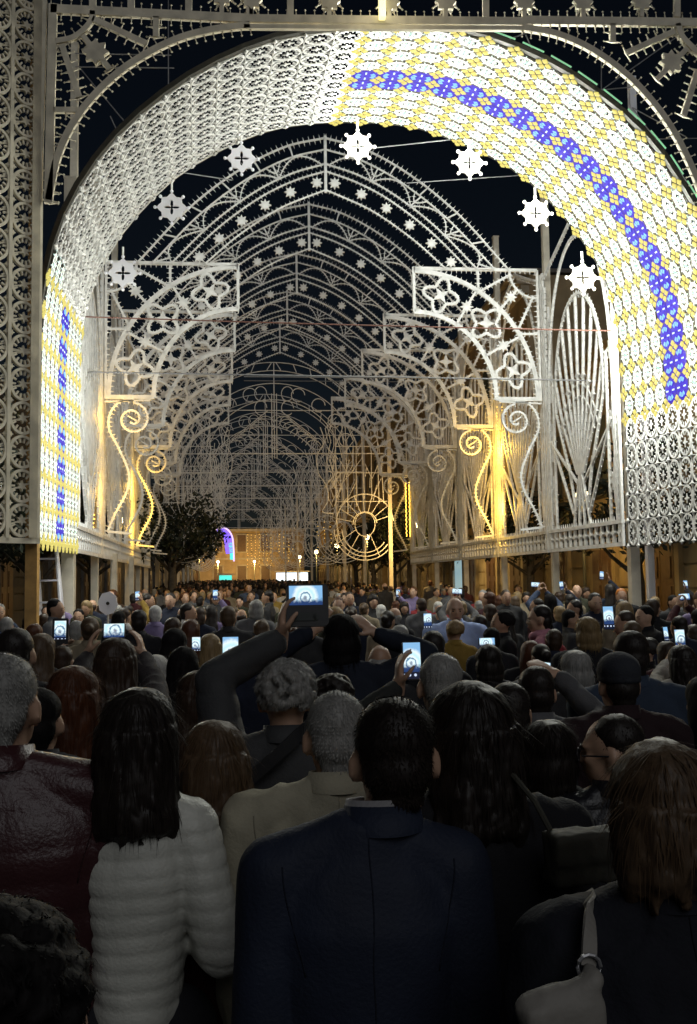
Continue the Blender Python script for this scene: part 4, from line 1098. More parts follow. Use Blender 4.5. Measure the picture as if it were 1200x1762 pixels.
def arm_pts(pose, s_, o):
    sh = Vector((s_*o['sw'], -.005, 1.425))
    if pose == 'down': e = sh+Vector((s_*.032, -.03, -.29)); w = e+Vector((-s_*.005, .07, -.25))
    elif pose == 'bent': e = sh+Vector((s_*.085, -.06, -.27)); w = e+Vector((-s_*.10, .22, .02))
    elif pose == 'fold': e = sh+Vector((s_*.0, .07, -.26)); w = e+Vector((-s_*.16, .18, .06))
    elif pose == 'front': e = sh+Vector((s_*.05, .03, -.28)); w = e+Vector((-s_*.12, .22, .10))
    else:
        e, w = ik(sh, pose, .30, .27, o.get('pole', (s_*.9, -.1, -.6)))
    return sh, e, w
def make_person(name, label, H, px, py, yaw_=0, bulk=1.0, skin='skin', jacket=(.02, .02, .025), jk='jacket', hair='short', hairc='dark', turn=0, nod=0,
                arms=('down', 'down'), voxel=.013, seed=0, face=False, hem=.80, jvox=None, seams=False, group=None, rough=.85, strands=0, collar=None, hands=None, fem=False, trouser=None, pole=None, long_end=1.25, scarf=None, z0=None, hx=0, cap=None, glasses=False, sheen=0):
    """one standing figure facing +Y turned by yaw_; arms: 'down', 'bent', 'front' or a wrist target in local metres"""
    s = H/1.76; root = thing(name, label, 'person', (px, py, gz(py) if z0 is None else z0), yaw_, group)
    root.scale = (s, s, s)
    sw = .182*bulk*(.92 if fem else 1); o = dict(sw=sw)
    if pole: o['pole'] = pole
    # --- the body: one continuous skin
    b = MB(); T, R = head_prims(b, turn, nod, hx=hx)
    b.loft([((0, 0, .82), .13*bulk, .09, 2.2), ((0, 0, .95), .135*bulk, .095, 2.2), ((0, 0, 1.1), .12*bulk, .085, 2.2), ((0, 0, 1.3), .14*bulk, .09, 2.3), ((0, -.01, 1.42), .12*bulk, .07, 2.2), ((0, -.015, 1.47), .06, .05, 2)], 20)
    A = {}
    for i, s_ in enumerate((-1, 1)):
        sh, e, w = arm_pts(arms[i], s_, o); A[s_] = (sh, e, w)
        b.limb([(s_*.06, 0, 1.42), sh, e, w], [.055, .052, .036, .026])
        d = (w-e).normalized(); hd = (hands or {}).get(s_, {})
        hand(b, w+d*.02, hd.get('d', d), hd.get('n', (-s_, .15, 0) if abs(d.z) > .5 else (0, 0, -1)), hd.get('side', 1 if s_ > 0 else -1)*1, hd.get('curl', .6))
        b.limb([(s_*.085, 0, .92), (s_*.09, .01, .5), (s_*.09, 0, .09)], [.075, .052, .036]); b.limb([(s_*.09, -.02, .05), (s_*.095, .12, .035)], [.038, .03])
    me = remesh(b, 'body', [M[skin]], voxel, 3)
    inst('body', me, root)
    if face:
        for s_ in (-1, 1):
            f = MB(); f.ell(T((s_*.034, .0905, 1.630)), (.010, .006, .0045), 10, 6, rot=R); f.build('eye', M['eye'], root, True)
            f = MB(); f.limb([T((s_*.018, .1005, 1.652)), T((s_*.05, .092, 1.654))], [.0035, .0025], 6); f.build('eyebrow', hairmat('dark' if hairc in ('bald', 'grey', 'white') else hairc), root, True)
        f = MB(); f.ell(T((0, .101, 1.573)), (.022, .006, .005), 10, 6, rot=R); f.build('lips', M['lip'], root, True)
    # --- jacket
    cm = cloth(jacket, rough)
    b = MB(); B = bulk; puff = {'puffer': .006, 'coat': .010, 'leather': .012, 'suit': .006}.get(jk, .004)
    hw = .165*B if not fem else .175*B
    b.loft([((0, 0, hem), hw+puff+(.03 if hem < .7 else .01), .125+puff, 2.3), ((0, 0, min(hem+.15, .95)), hw+puff, .125+puff, 2.3), ((0, 0, 1.06), (.155 if not fem else .14)*B+puff, .115+puff, 2.3),
            ((0, 0, 1.22), (.172 if not fem else .155)*B+puff, .125+puff, 2.4), ((0, -.005, 1.34), .185*B*(.93 if fem else 1)+puff, .122+puff, 2.5), ((0, -.012, 1.42), .165*B*(.93 if fem else 1)+puff*.5, .092+puff, 2.4),
            ((0, -.018, 1.475), .10*B, .075, 2.1), ((0, -.018, 1.535), .068, .064, 2)], 28)
    for s_ in (-1, 1):
        sh, e, w = A[s_]; d = (w-e).normalized()
        b.limb([(s_*.034, -.026, 1.515), (s_*.10*B, -.018, 1.470), sh+Vector((-s_*.010, 0, .006))], [.038, .054+puff*.5, .069+puff], 14)
        b.limb([sh, sh.lerp(e, .5), e, e.lerp(w, .5), w-d*.01], [.072+puff, .062+puff, .054+puff, .050+puff, .041+puff*.7], 14)
    disp = quilt(seed) if jk == 'puffer' else (quilt(seed, .075, .0055) if jk == 'leather' else wrinkle(seed, .0055 if jk == 'suit' else .011, 3.4 if jk == 'suit' else 5.0))
    me = remesh(b, 'jacket', [cm], jvox or max(voxel, .011), 4, disp)
    j = inst({'suit': 'suit_jacket', 'puffer': 'quilted_coat', 'coat': 'coat', 'leather': 'leather_jacket'}.get(jk, 'jacket'), me, root)
    if seams:
        from mathutils.bvhtree import BVHTree
        bv = BVHTree.FromPolygons([v.co.copy() for v in me.vertices], [tuple(p.vertices) for p in me.polygons])
        def seam(pts):
            P = []
            for x, z in pts:
                h = bv.ray_cast(Vector((x, -1, z)), Vector((0, 1, 0)))[0]
                if h is not None and h.y < .05: P.append(h+Vector((0, -.0005, 0)))
            if len(P) > 3: q = MB(); q.tube(P, .0016, 5); q.build('seam', cloth(tuple(c*.6 for c in jacket), .9), j, True)
        seam([(.002*math.sin(k), hem+.02+(1.49-hem)*k/24) for k in range(25)])
        for s_ in (-1, 1): seam([(s_*(sw-.03+.022*math.cos(k*.16)), 1.46-.012*k) for k in range(17)])
    # collar
    cb = MB(); cc = collar if collar is not None else tuple(min(1, q*1.1) for q in jacket)
    hgt = .05 if jk != 'suit' else .045
    n = 28; vs = []; fs = []
    for k in range(n+1):
        a = 2*PI*(k/n)*.86+PI*.5+2*PI*.07; up = .010*math.cos(a+PI/2)
        for r, z in ((.064, 1.50), (.066, 1.553+up), (.071, 1.556+up), (.080, 1.51)):
            vs.append((hx*.55+r*math.cos(a)*1.05, -.018+r*.98*math.sin(a), z))
    for k in range(n):
        for q in range(3): fs.append((4*k+q, 4*k+q+1, 4*k+5+q, 4*k+4+q))
    cb.add(vs, fs); cb.build('collar', cloth(tuple(min(1, q*1.1) for q in jacket), rough), root, True)
    if collar:
        sb = MB(); sb.add([(hx*.55+(v[0]-hx*.55)*.955, -.018+(v[1]+.018)*.955, v[2]+.011) for v in vs], fs); sb.build('shirt_collar', cloth(collar, .8), root, True)
    # trousers and shoes
    tb = MB()
    for s_ in (-1, 1): tb.limb([(s_*.08, 0, .95), (s_*.09, .01, .5), (s_*.09, 0, .13)], [.115, .08, .062], 12)
    inst('trousers', remesh(tb, 'trousers', [cloth(trouser or (.014, .014, .018))], .03, 2), root)
    for s_ in (-1, 1):
        sb = MB(); sb.ell((s_*.095, .05, .05), (.05, .14, .05), 10, 6); sb.build('shoe', M['black'], root, True)
    # --- hair
    hm = hairmat(hairc)
    hb = MB(); E_ = lambda c, r: hb.ell(T(c), r, 20, 12, rot=R)
    rings = None
    if hair == 'short':
        E_((0, -.018, 1.688), (.083, .090, .080)); E_((0, -.052, 1.63), (.072, .058, .070)); E_((0, -.058, 1.575), (.052, .035, .035))
    elif hair == 'crop':
        E_((0, -.014, 1.680), (.080, .0915, .084)); E_((0, -.045, 1.63), (.071, .060, .066)); E_((0, -.055, 1.575), (.050, .034, .03))
    elif hair == 'fringe':     # receding: only round the back
        E_((0, -.045, 1.63), (.080, .066, .062)); E_((0, -.058, 1.575), (.052, .035, .035))
    elif hair == 'curly':
        for k in range(260):
            a, t = rnd.uniform(0, 2*PI), rnd.uniform(-.6, 1); q = math.sqrt(max(0, 1-t*t)); r_ = rnd.uniform(.009, .018); hb.ell(T((.088*q*math.cos(a), -.03+.092*q*math.sin(a)-.01, 1.675+.088*t)), (r_, r_, r_*.8), 8, 6)
        E_((0, -.02, 1.68), (.088, .095, .085))
    elif hair == 'bob':
        E_((0, -.012, 1.682), (.090, .098, .086)); E_((0, -.035, 1.61), (.098, .075, .10)); E_((0, -.04, 1.55), (.092, .064, .05))
    elif hair == 'bun':
        E_((0, -.014, 1.684), (.083, .094, .084)); E_((0, -.05, 1.62), (.070, .058, .066)); E_((0, -.12, 1.67), (.045, .04, .045))
    elif hair == 'long':
        ze = long_end
        E_((0, -.010, 1.684), (.092, .100, .088)); E_((0, -.03, 1.62), (.098, .082, .09))
        rings = [q for q in [((0, -.03, 1.66), .092, .084), ((0, -.035, 1.58), .095, .078), ((0, -.048, 1.50), .096, .072), ((0, -.072, 1.43), .110, .064), ((0, -.10, 1.34), .120, .050)] if q[0][2] > ze+.05]
        lz = rings[-1]; rings += [((0, lz[0][1]-.012, ze+.035), lz[1]+.006, lz[2]*.9), ((0, lz[0][1]-.004, ze), lz[1]*.84, lz[2]*.5)]
        hb.loft([((c[0], c[1], c[2]), rx, ry, 2.2) for c, rx, ry in rings], 24)
        rl = random.Random(seed+77); Zs = [q[0][2] for q in rings][::-1]
        for k in range(72 if voxel < .0125 else 16):
            ph_ = rl.uniform(PI*.93, PI*2.07); P = []; R_ = []; wv = rl.uniform(.004, .011); f0 = rl.uniform(0, 6); z1 = ze+rl.uniform(-.022, .05); dr = rl.uniform(-.12, .12); nst = 9
            for q in range(nst+1):
                u = q/nst; z = 1.68*(1-u)+z1*u; I = lambda i_, fn: float(np.interp(max(z, ze+.02), Zs, [fn(g) for g in rings][::-1]))
                cyy, rx, ry = I(0, lambda g: g[0][1]), I(0, lambda g: g[1]), I(0, lambda g: g[2]); a_ = ph_+dr*u+.05*math.sin(f0+u*9)
                P.append(T((rx*math.cos(a_)*1.01, cyy+ry*math.sin(a_)*1.01+wv*math.sin(f0*2+u*11), z)) if z > 1.5 else (rx*math.cos(a_)*1.02+hx, cyy+ry*math.sin(a_)*1.02+wv*math.sin(f0*2+u*11), z)); R_.append((.003+.0055*math.sin(PI*min(1, u*.9+.12)))*(.5 if q == nst else 1))
            hb.tube(P, R_, 6)
    if hair != 'none':
        hd_ = (lambda co: .004*wob(co*np.array([1, 1, .18]), 22, seed+5, 2)+(.006+.016*np.clip((1.62-co[:, 2])/.2, 0, 1))*wob(co*np.array([1, 1, .45]), 6, seed+6, 2)+.022*np.clip((long_end+.03-co[:, 2])/.03, 0, 1)*(1 if hair == 'long' else 0)*wob(co*np.array([1, 1, 0]), 9, seed+8, 2)) if hair in ('long', 'bob') else (lambda co: .0035*wob(co, 16, seed+5, 2))
        hme = remesh(hb, 'hair', [hm], (.0055 if hair == 'curly' and voxel < .012 else (.0062 if hair == 'long' and voxel < .0125 else (.009 if voxel < .014 else .014))), 2, hd_)
        ho = inst('hair', hme, root)
        if strands:
            n = len(hme.vertices); co = np.empty(n*3, np.float32); hme.vertices.foreach_get('co', co); co = co.reshape(-1, 3)
            no = np.empty(n*3, np.float32); hme.vertices.foreach_get('normal', no); no = no.reshape(-1, 3)
            r = np.random.RandomState(seed+9); pick = r.randint(0, n, strands); sb = MB()
            lng = hair in ('long', 'bob')
            for i in pick:
                p = Vector(co[i]); nn = Vector(no[i])
                if lng:
                    down = Vector((r.normal(0, .08), r.normal(0, .05), -1)); tg = down-nn*down.dot(nn)
                    if tg.length < .2 or p.z < long_end+.075: continue
                    tg.normalize(); L_ = r.uniform(.04, .10); q0 = p-nn*.001; q1 = q0+tg*L_*.5+nn*r.uniform(.0005, .0035); q2 = q0+tg*L_+nn*r.uniform(-.006, .003); w = .0011
                else:
                    down = Vector((nn.x*.4+r.normal(0, .25), -.25+r.normal(0, .25), -.8)); tg = down-nn*down.dot(nn)
                    if tg.length < .1: tg = Vector((r.normal(), r.normal(), 0))
                    tg.normalize(); L_ = r.uniform(.008, .016) if hair != 'curly' else r.uniform(.006, .016); q0 = p-nn*.002; q1 = p+nn*L_*.22+tg*L_*.5; q2 = p+nn*L_*.25+tg*L_+Vector((r.normal(0, .002), r.normal(0, .002), 0)); w = .0011
                sd = tg.cross(nn)*w
                sb.add([tuple(q0-sd), tuple(q0+sd), tuple(q1+sd*.8), tuple(q1-sd*.8), tuple(q2)], [(0, 1, 2, 3), (3, 2, 4)])
            so = sb.build('hair_strands', strandmat(hairc), ho); so['kind'] = 'stuff'
    if cap:
        b = MB(); b.ell(T((0, -.008, 1.695)), (.089, .103, .080), 22, 12, rot=R); b.ell(T((0, -.008, 1.662)), (.090, .104, .030), 22, 8, rot=R)
        c_ = inst('cap', remesh(b, 'cap', [cloth(cap)], .009, 3, wrinkle(seed, .002, 8)), root)
        b = MB(); vs = [T((.075*math.cos(a), .06+.09*math.sin(a)*1.0, 1.672-.012*math.sin(a))) for a in np.linspace(0, PI, 12)]+[T((.075*math.cos(a), .06+.09*math.sin(a), 1.664-.012*math.sin(a))) for a in np.linspace(0, PI, 12)]
        b.add(vs, [tuple(range(12)), tuple(range(12, 24))[::-1]]+[(k, k+12, k+13, k+1) for k in range(11)]); b.build('visor', cloth(cap), c_)
    if glasses:
        b = MB()
        for s_ in (-1, 1):
            b.limb([T((s_*.082, -.01, 1.640)), T((s_*.078, .09, 1.637))], [.003, .003], 6)
            P = [T((s_*.036+.028*math.cos(a), .108, 1.632+.022*math.sin(a))) for a in np.linspace(0, 2*PI, 15)]; b.tube(P, .003, 5)
        b.build('glasses', M['black'], root, True)
    if scarf:
        b = MB(); b.tube([T((.085*math.cos(a), -.015+.08*math.sin(a), 1.50+.01*math.sin(3*a))) for a in np.linspace(0, 2*PI, 22)], .035, 10); b.build('scarf', cloth(scarf), root, True)
    return root
def spot(px, top, w, real, s=1.0):
    """where someone stands whose hair is `w` photo pixels wide and really `real` metres wide"""
    v = ray(px, top); d = real*s*F/w; t = d/v.dot(FWD); p = Vector((0, 0, HC))+v*t; return p
HW = dict(short=.172, crop=.166, fringe=.165, curly=.185, bob=.198, bun=.172, long=.192, none=.16)
persons = []
def person(label, px, top, w, dy=0, **k):
    hw = k.pop('hw', None) or HW[k.get('hair', 'short')]; p = spot(px, top, w, hw); H = p.z-gz(p.y)
    p = spot(px, top, w, hw, H/1.76); H = min(max(p.z-gz(p.y), 1.42), 1.92)
    p.x += k.pop('dxm', 0)*H/1.76; k.setdefault('seed', len(persons)*7+3)
    if 'targets' in k:      # wrists given as world points
        tg = k.pop('targets'); s = H/1.76; c, sn = math.cos(-k.get('yaw_', 0)), math.sin(-k.get('yaw_', 0)); a = list(k.get('arms', ('down', 'down')))
        for i, wpt in tg.items():
            d = (wpt-Vector((p.x, p.y, gz(p.y))))/s; a[i] = Vector((d.x*c-d.y*sn, d.x*sn+d.y*c, d.z))
        k['arms'] = tuple(a)
    r = make_person('person', label, H, p.x, p.y, **k); persons.append((r, p, H)); return r, p, H
PHONES = []
def phone(label, px, py, Y, wpx, hpx, tilt=0, screen=(0, 0, 1, 1), yaw_=0, dark=False, big=False):
    """slab seen from behind its holder: screen faces the camera; sizes in photo pixels at distance Y"""
    c = atY(px, py, Y); k = Y/F*1.0; w, h = wpx*k, hpx*k; t = thing('smartphone', label, 'phone', c, yaw_, 'phones held up to film the lights'); t.rotation_euler = (math.radians(-8), tilt, yaw_)
    r = min(w, h)*.12; pts = []
    for cx_, cz_, a0 in ((w/2-r, h/2-r, 0), (-w/2+r, h/2-r, 90), (-w/2+r, -h/2+r, 180), (w/2-r, -h/2+r, 270)): pts += arc(cx_, cz_, r, a0, a0+90, 4)
    b = MB(); b.poly(pts, .009 if not big else .03); b.build('phone_case', M['black'], t)
    x0, z0, x1, z1 = (-w/2+w*.05+screen[0]*w*.9, -h/2+h*.03+screen[1]*h*.94, -w/2+w*.05+screen[2]*w*.9, -h/2+h*.03+screen[3]*h*.94)
    yy = -.0062 if not big else -.017
    b = MB(); b.add([(x0, yy, z0), (x1, yy, z0), (x1, yy, z1), (x0, yy, z1)], [(0, 1, 2, 3)]); me = b.mesh('screen', [M['screen']])
    uv = me.uv_layers.new(name='UVMap')
    sw_, sh_ = (x1-x0), (z1-z0); m_ = min(sw_, sh_)
    for i, q in enumerate(((-.5, -.5), (.5, -.5), (.5, .5), (-.5, .5))): uv.data[i].uv = (q[0]*sw_/m_, q[1]*sh_/m_)
    inst('screen', me, t)
    if big: b = MB(); b.tube([(w*.2, -.02, -h*.28), (w*.2, -.016, -h*.28)], .012, 12); b.box((-w*.05, -.017, -h*.27), (w*.5, .006, h*.2)); b.build('grip_detail', M['iron'], t)
    return t, c, w, h
NAVY, BLACK, CHAR = (.012, .016, .032), (.010, .010, .013), (.03, .03, .032)

# ---- front row
person('man in a dark navy suit with short dark hair, centre front, back turned', 676, 1200, 142, bulk=.95, hx=.062, dxm=-.062, jacket=(.016, .022, .042), jk='suit', hair='crop', hairc='dark', seams=True, strands=5000, voxel=.010, collar=(.30, .29, .30), hem=.72, rough=.7)
person('woman with long dark hair in a white quilted coat, back turned', 240, 1190, 150, hw=.215, jacket=(.56, .56, .50), jk='puffer', hair='long', hairc='dark', strands=2000, voxel=.011, fem=True, bulk=.70, jvox=.0075, arms=('fold', 'bent'), hem=.45, long_end=1.41, turn=-.15, rough=.5)
person('grey cropped man in a maroon leather jacket at the left edge', 6, 1125, 114, hw=.152, jacket=(.05, .016, .018), jk='leather', hair='crop', hairc='grey', seams=True, strands=3500, voxel=.011, bulk=1.3, rough=.38, turn=-.1, arms=('down', 'down'))
person('dark curly haired person in dark fur at the bottom left corner, closest to the camera', 2, 1548, 300, jacket=(.02, .018, .018), jk='coat', hair='curly', hairc='black', strands=2500, voxel=.011, rough=.9)
person('older man with cropped grey hair in a beige jacket behind the suited man', 577, 1190, 106, jacket=(.38, .35, .26), hair='crop', hairc='grey', seams=True, strands=3500, voxel=.011, bulk=1.25, jk='coat', hem=.6, turn=.08)
person('woman with thick long dark hair and black coat, right of the suited man', 806, 1180, 150, jacket=BLACK, jk='coat', hair='long', hairc='dark', seams=True, strands=2000, voxel=.011, fem=True, bulk=1.18, hem=.5, long_end=1.43, turn=.2)
person('woman with shoulder length light brown hair and a white bag strap, front right', 1135, 1285, 190, jacket=(.010, .011, .017), jk='coat', hair='long', hairc='lightbrown', seams=True, strands=1600, voxel=.011, fem=True, bulk=1.12, arms=('bent', 'down'), hem=.6, long_end=1.53)
person('woman with streaked blonde hair and dark red coat between white coat and beige jacket', 368, 1245, 128, hw=.228, jacket=(.035, .008, .010), jk='coat', hair='long', hairc='lightbrown', strands=2000, voxel=.011, fem=True, hem=.5, long_end=1.46, turn=.3)
# ---- second rank
YA = 2.75
ph, pc, pw, phh = phone('black folding camera phone held high in the middle, landscape picture on its screen', 529, 1042, 3.30, 72, 72, screen=(.02, .50, .9, .99), big=True)
person('grey curly haired man with one arm raised high and a black strap across his back', 492, 1137, 97, jacket=(.045, .046, .048), hair='curly', hairc='grey', strands=4000, voxel=.0085, bulk=1.1, jk='leather', rough=.7, targets={0: atY(476, 1104, 3.30)}, pole=(-.45, -.5, -.7), hands={-1: dict(d=(.06, .05, 1), n=(1, .1, 0), curl=.9)})
person('dark haired man in a navy sweater with both hands raised to his face height', 587, 1058, 68, jacket=(.012, .016, .028), hair='bob', hairc='black', strands=1500, voxel=.0095, bulk=1.1, targets={1: atY(652, 1092, 4.95), 0: atY(532, 1090, 5.05)}, hands={1: dict(d=(-.75, .2, .65), n=(0, .6, -1), curl=.6), -1: dict(d=(.5, .2, .8), n=(.3, 1, 0), curl=.6)})
phone('bright upright phone held beside the balding man, right of centre', 709, 1137, 3.72, 33, 66)
person('balding man with cropped grey hair filming with an upright phone', 757, 1124, 76, jacket=(.03, .032, .03), hair='crop', hairc='grey', strands=1800, voxel=.009, bulk=1.1, targets={0: atY(680, 1188, 3.72)}, hands={-1: dict(d=(.05, 0, 1), n=(1, .1, 0), curl=.9)})
person('man in a dark peaked cap and maroon jacket on the right', 1063, 1127, 68, jacket=(.022, .010, .012), hair='crop', hairc='dark', cap=(.03, .033, .042), voxel=.012, bulk=1.25, strands=300)
person('short woman in glasses and dark puffer jacket looking to the left', 1052, 1232, 84, jacket=(.012, .012, .016), jk='puffer', hair='short', hairc='dark', voxel=.011, turn=1.1, glasses=True, fem=True, strands=1500, rough=.35)
person('small dark haired woman with a bob, low between the black coat and glasses', 944, 1240, 92, jacket=BLACK, hair='bob', hairc='dark', voxel=.012, fem=True, strands=2500, turn=-.3)
person('shaven headed man just above the black coated woman', 874, 1174, 72, jacket=(.02, .02, .024), hair='crop', hairc='dark', voxel=.012, strands=900)
ph, *_ = phone('phone held level in both hands right of centre, glaring white', 931, 1146, 4.25, 36, 15, tilt=.15)
person('man in a grey jacket filming with both arms forward right of centre', 921, 1146, 62, jacket=(.10, .10, .105), hair='crop', hairc='dark', voxel=.0095, strands=800, bulk=1.15, targets={1: atY(966, 1168, 4.18), 0: atY(902, 1172, 4.3)}, hands={1: dict(d=(-.75, .1, .5), n=(0, .4, -1), curl=.6)})
person('broad man in a denim jacket with dark hair on the right', 1083, 1087, 62, jacket=(.03, .045, .075), hair='short', hairc='dark', voxel=.012, bulk=1.3, strands=700)
phone('upright phone showing the blue vault at the right edge', 1170, 1101, 6.2, 20, 38)
person('woman in a pale knitted jacket holding up a phone at the right edge', 1172, 1112, 44, jacket=(.30, .28, .25), hair='long', hairc='dark', voxel=.0095, fem=True, strands=800, bulk=1.25, targets={0: atY(1153, 1128, 6.15), 1: atY(1187, 1132, 6.15)}, hands={-1: dict(d=(.5, .1, .8), n=(1, .3, 0)), 1: dict(d=(-.4, .1, .9), n=(-1, .3, 0))})
person('dark coated woman with long hair cut off by the right edge', 1212, 1165, 70, jacket=CHAR, hair='long', hairc='black', voxel=.014, fem=True)
person('woman with grey bob hair beyond the grey jacketed man', 990, 1120, 56, jacket=(.03, .028, .03), hair='bob', hairc='grey', voxel=.013, fem=True, strands=800)
phone('landscape phone glowing white in front of the dark bob haired woman', 838, 1104, 6.0, 30, 13)
person('dark bob haired woman filming low with a level phone', 840, 1110, 48, jacket=BLACK, hair='bob', hairc='dark', voxel=.013, fem=True, strands=700, arms=('front', 'front'))
person('blonde short haired woman in a black coat, right of centre', 1010, 1062, 45, jacket=BLACK, hair='bob', hairc='blonde', voxel=.013, fem=True, strands=700, bulk=1.25)
# ---- left side
phone('level phone held up by two hands on the left, white screen', 197, 1085, 5.1, 37, 24)
person('woman with long brown hair holding a phone high in both hands on the left', 200, 1100, 70, jacket=(.035, .030, .032), hair='long', hairc='brown', voxel=.0095, fem=True, strands=1800, targets={0: atY(153, 1114, 5.10), 1: atY(243, 1114, 5.10)}, hands={-1: dict(d=(.2, .05, .9), n=(1, .2, 0), curl=.9), 1: dict(d=(-.2, .05, 1), n=(-1, .2, 0), curl=.9)}, bulk=1.1)
phone('tall bright phone with camera buttons left of the raised arm', 397, 1127, 4.82, 29, 64)
person('woman with straight brown hair holding a tall phone, left of centre', 338, 1158, 64, jacket=BLACK, hair='long', hairc='brown', voxel=.0095, fem=True, strands=2500, targets={1: atY(374, 1178, 4.80)}, hands={1: dict(d=(.1, 0, 1), n=(.6, .6, 0), curl=.6)})
person('woman with auburn hair in a dark coat, left', 127, 1150, 88, jacket=(.016, .015, .02), hair='long', hairc='auburn', voxel=.012, fem=True, strands=2500, long_end=1.40)
person('man in a black jacket behind the maroon leather jacket', 66, 1185, 84, jacket=(.010, .011, .016), hair='short', hairc='black', voxel=.013, bulk=1.2, strands=800)
person('white haired person in a blue grey jacket, left of centre', 269, 1128, 50, jacket=(.07, .08, .10), hair='bob', hairc='white', voxel=.012, strands=1500, bulk=1.1)
person('dark round headed person at the far left behind the leather jacket', 28, 1080, 66, jacket=BLACK, hair='crop', hairc='dark', voxel=.014, strands=800)
person('woman with long fair hair at the left, behind the round dark head', 72, 1092, 48, jacket=CHAR, hair='long', hairc='lightbrown', voxel=.014, fem=True, strands=1200)
phone('dark cased upright phone at the left with the vault on its screen', 104, 1092, 6.85, 26, 54, screen=(.1, .35, .9, .95))
person('man holding a dark cased phone upright on the left', 108, 1112, 38, jacket=CHAR, hair='short', hairc='brown', voxel=.014, targets={0: atY(94, 1126, 6.82)}, strands=500)
person('dark hooded person left of centre below the tiny phone', 300, 1083, 50, jacket=BLACK, hair='bob', hairc='black', voxel=.014)
person('dark haired woman beside the tall phone, hair in shadow', 316, 1115, 55, jacket=BLACK, hair='long', hairc='black', voxel=.014, fem=True, strands=1200)
phone('tiny upright phone in the crowd left of centre', 338, 1108, 6.4, 15, 24)
person('man with fuzzy dark hair and head tilted behind the beige jacket', 572, 1160, 66, jacket=(.02, .018, .02), hair='curly', hairc='dark', voxel=.013, strands=900)
phone('small upright phone right of centre with a blue picture', 736, 1068, 6.6, 15, 26)
phone('upright phone with a white vault on the right, before the fair haired man', 1047, 1063, 6.2, 20, 42)
phone('narrow phone turned away, right edge of the crowd', 1145, 1091, 5.4, 13, 26, yaw_=.5)
person('man in a pale blue sweater, bald, facing the camera in the crowd', 783, 1028, 29, jacket=(.40, .52, .85), hair='none', hairc='bald', voxel=.014, face=True, yaw_=PI-.05, bulk=1.32, skin='skin')
person('dark haired youth in a pink hooded jacket looking left', 928, 1042, 34, jacket=(.50, .22, .28), hair='short', hairc='dark', voxel=.013, face=True, yaw_=1.3, strands=400, bulk=1.1, scarf=(.52, .24, .30))

# bags
q = atY(1015, 1560, 1.44)
t = thing('shoulder_bag', 'white leather bag on a wide white strap at the right woman\'s back', 'bag', q)
def ribbon(b, P, w):
    P = [Vector(p) for p in spline([tuple(p) for p in P], 4)]; vs = []; f_ = []
    for i, p in enumerate(P):
        d = (P[min(i+1, len(P)-1)]-P[max(i-1, 0)]).normalized(); sd = d.cross(Vector((0, 1, .25))).normalized()*w/2; up = sd.cross(d).normalized()*.0025
        vs += [tuple(p-sd-up), tuple(p+sd-up), tuple(p+sd+up), tuple(p-sd+up)]
        if i:
            for e_ in range(4): f_.append((4*i-4+e_, 4*i-4+(e_+1) % 4, 4*i+(e_+1) % 4, 4*i+e_))
    b.add(vs, f_)
b = MB(); ribbon(b, [atY(x, y, Y_)-q for x, y, Y_ in ((1010, 1536, 1.62), (1013, 1540, 1.55), (1015, 1556, 1.475), (1015, 1600, 1.43), (1014, 1640, 1.41), (1012, 1662, 1.405))], .024); b.build('strap', M['bag_white'], t)
b = MB(); e = atY(1014, 1664, 1.40)-q; b.tube([tuple(e+Vector((.018*math.cos(a), 0, .018*math.sin(a)))) for a in np.linspace(0, 2*PI, 13)], .003, 6); b.build('ring', M['cable'], t)
b = MB(); c = atY(968, 1780, 1.38)-q; b.box((c.x, c.y, c.z-.03), (.125, .05, .16), rot=.15); b.limb([(c.x-.05, c.y, c.z+.04), (c.x+.055, c.y, c.z+.075)], [.02, .014]); b.limb([(c.x+.05, c.y, c.z+.07), tuple(e)], [.014, .008])
inst('pouch', remesh(b, 'pouch', [M['bag_white']], .008, 6, wrinkle(3, .006, 7)), t)
q = atY(1003, 1462, 1.84)
t = thing('shoulder_bag', 'olive leather shoulder bag against the black coated woman\'s side', 'bag', q)
b = MB(); b.box((0, 0, -.01), (.15, .055, .10), rot=.2); b.box((0, -.03, .01), (.14, .012, .055), rot=.2); inst('pouch', remesh(b, 'pouch', [M['bag_olive']], .006, 9, wrinkle(4, .004, 9)), t)
b = MB(); b.tube([(-.065, -.0, .04), (-.085, .03, .09), (-.115, .10, .135)], .006, 6); b.build('strap', M['bag_olive'], t)
q = atY(478, 1305, 2.9)
t = thing('bag_strap', 'black cross body strap over the raised arm man\'s back', 'strap', q)
b = MB(); ribbon(b, [atY(x, y, Y_)-q for x, y, Y_ in ((530, 1246, 2.99), (516, 1262, 2.93), (495, 1283, 2.905), (465, 1310, 2.89), (428, 1342, 2.885))], .04); b.build('webbing', M['strap_black'], t)
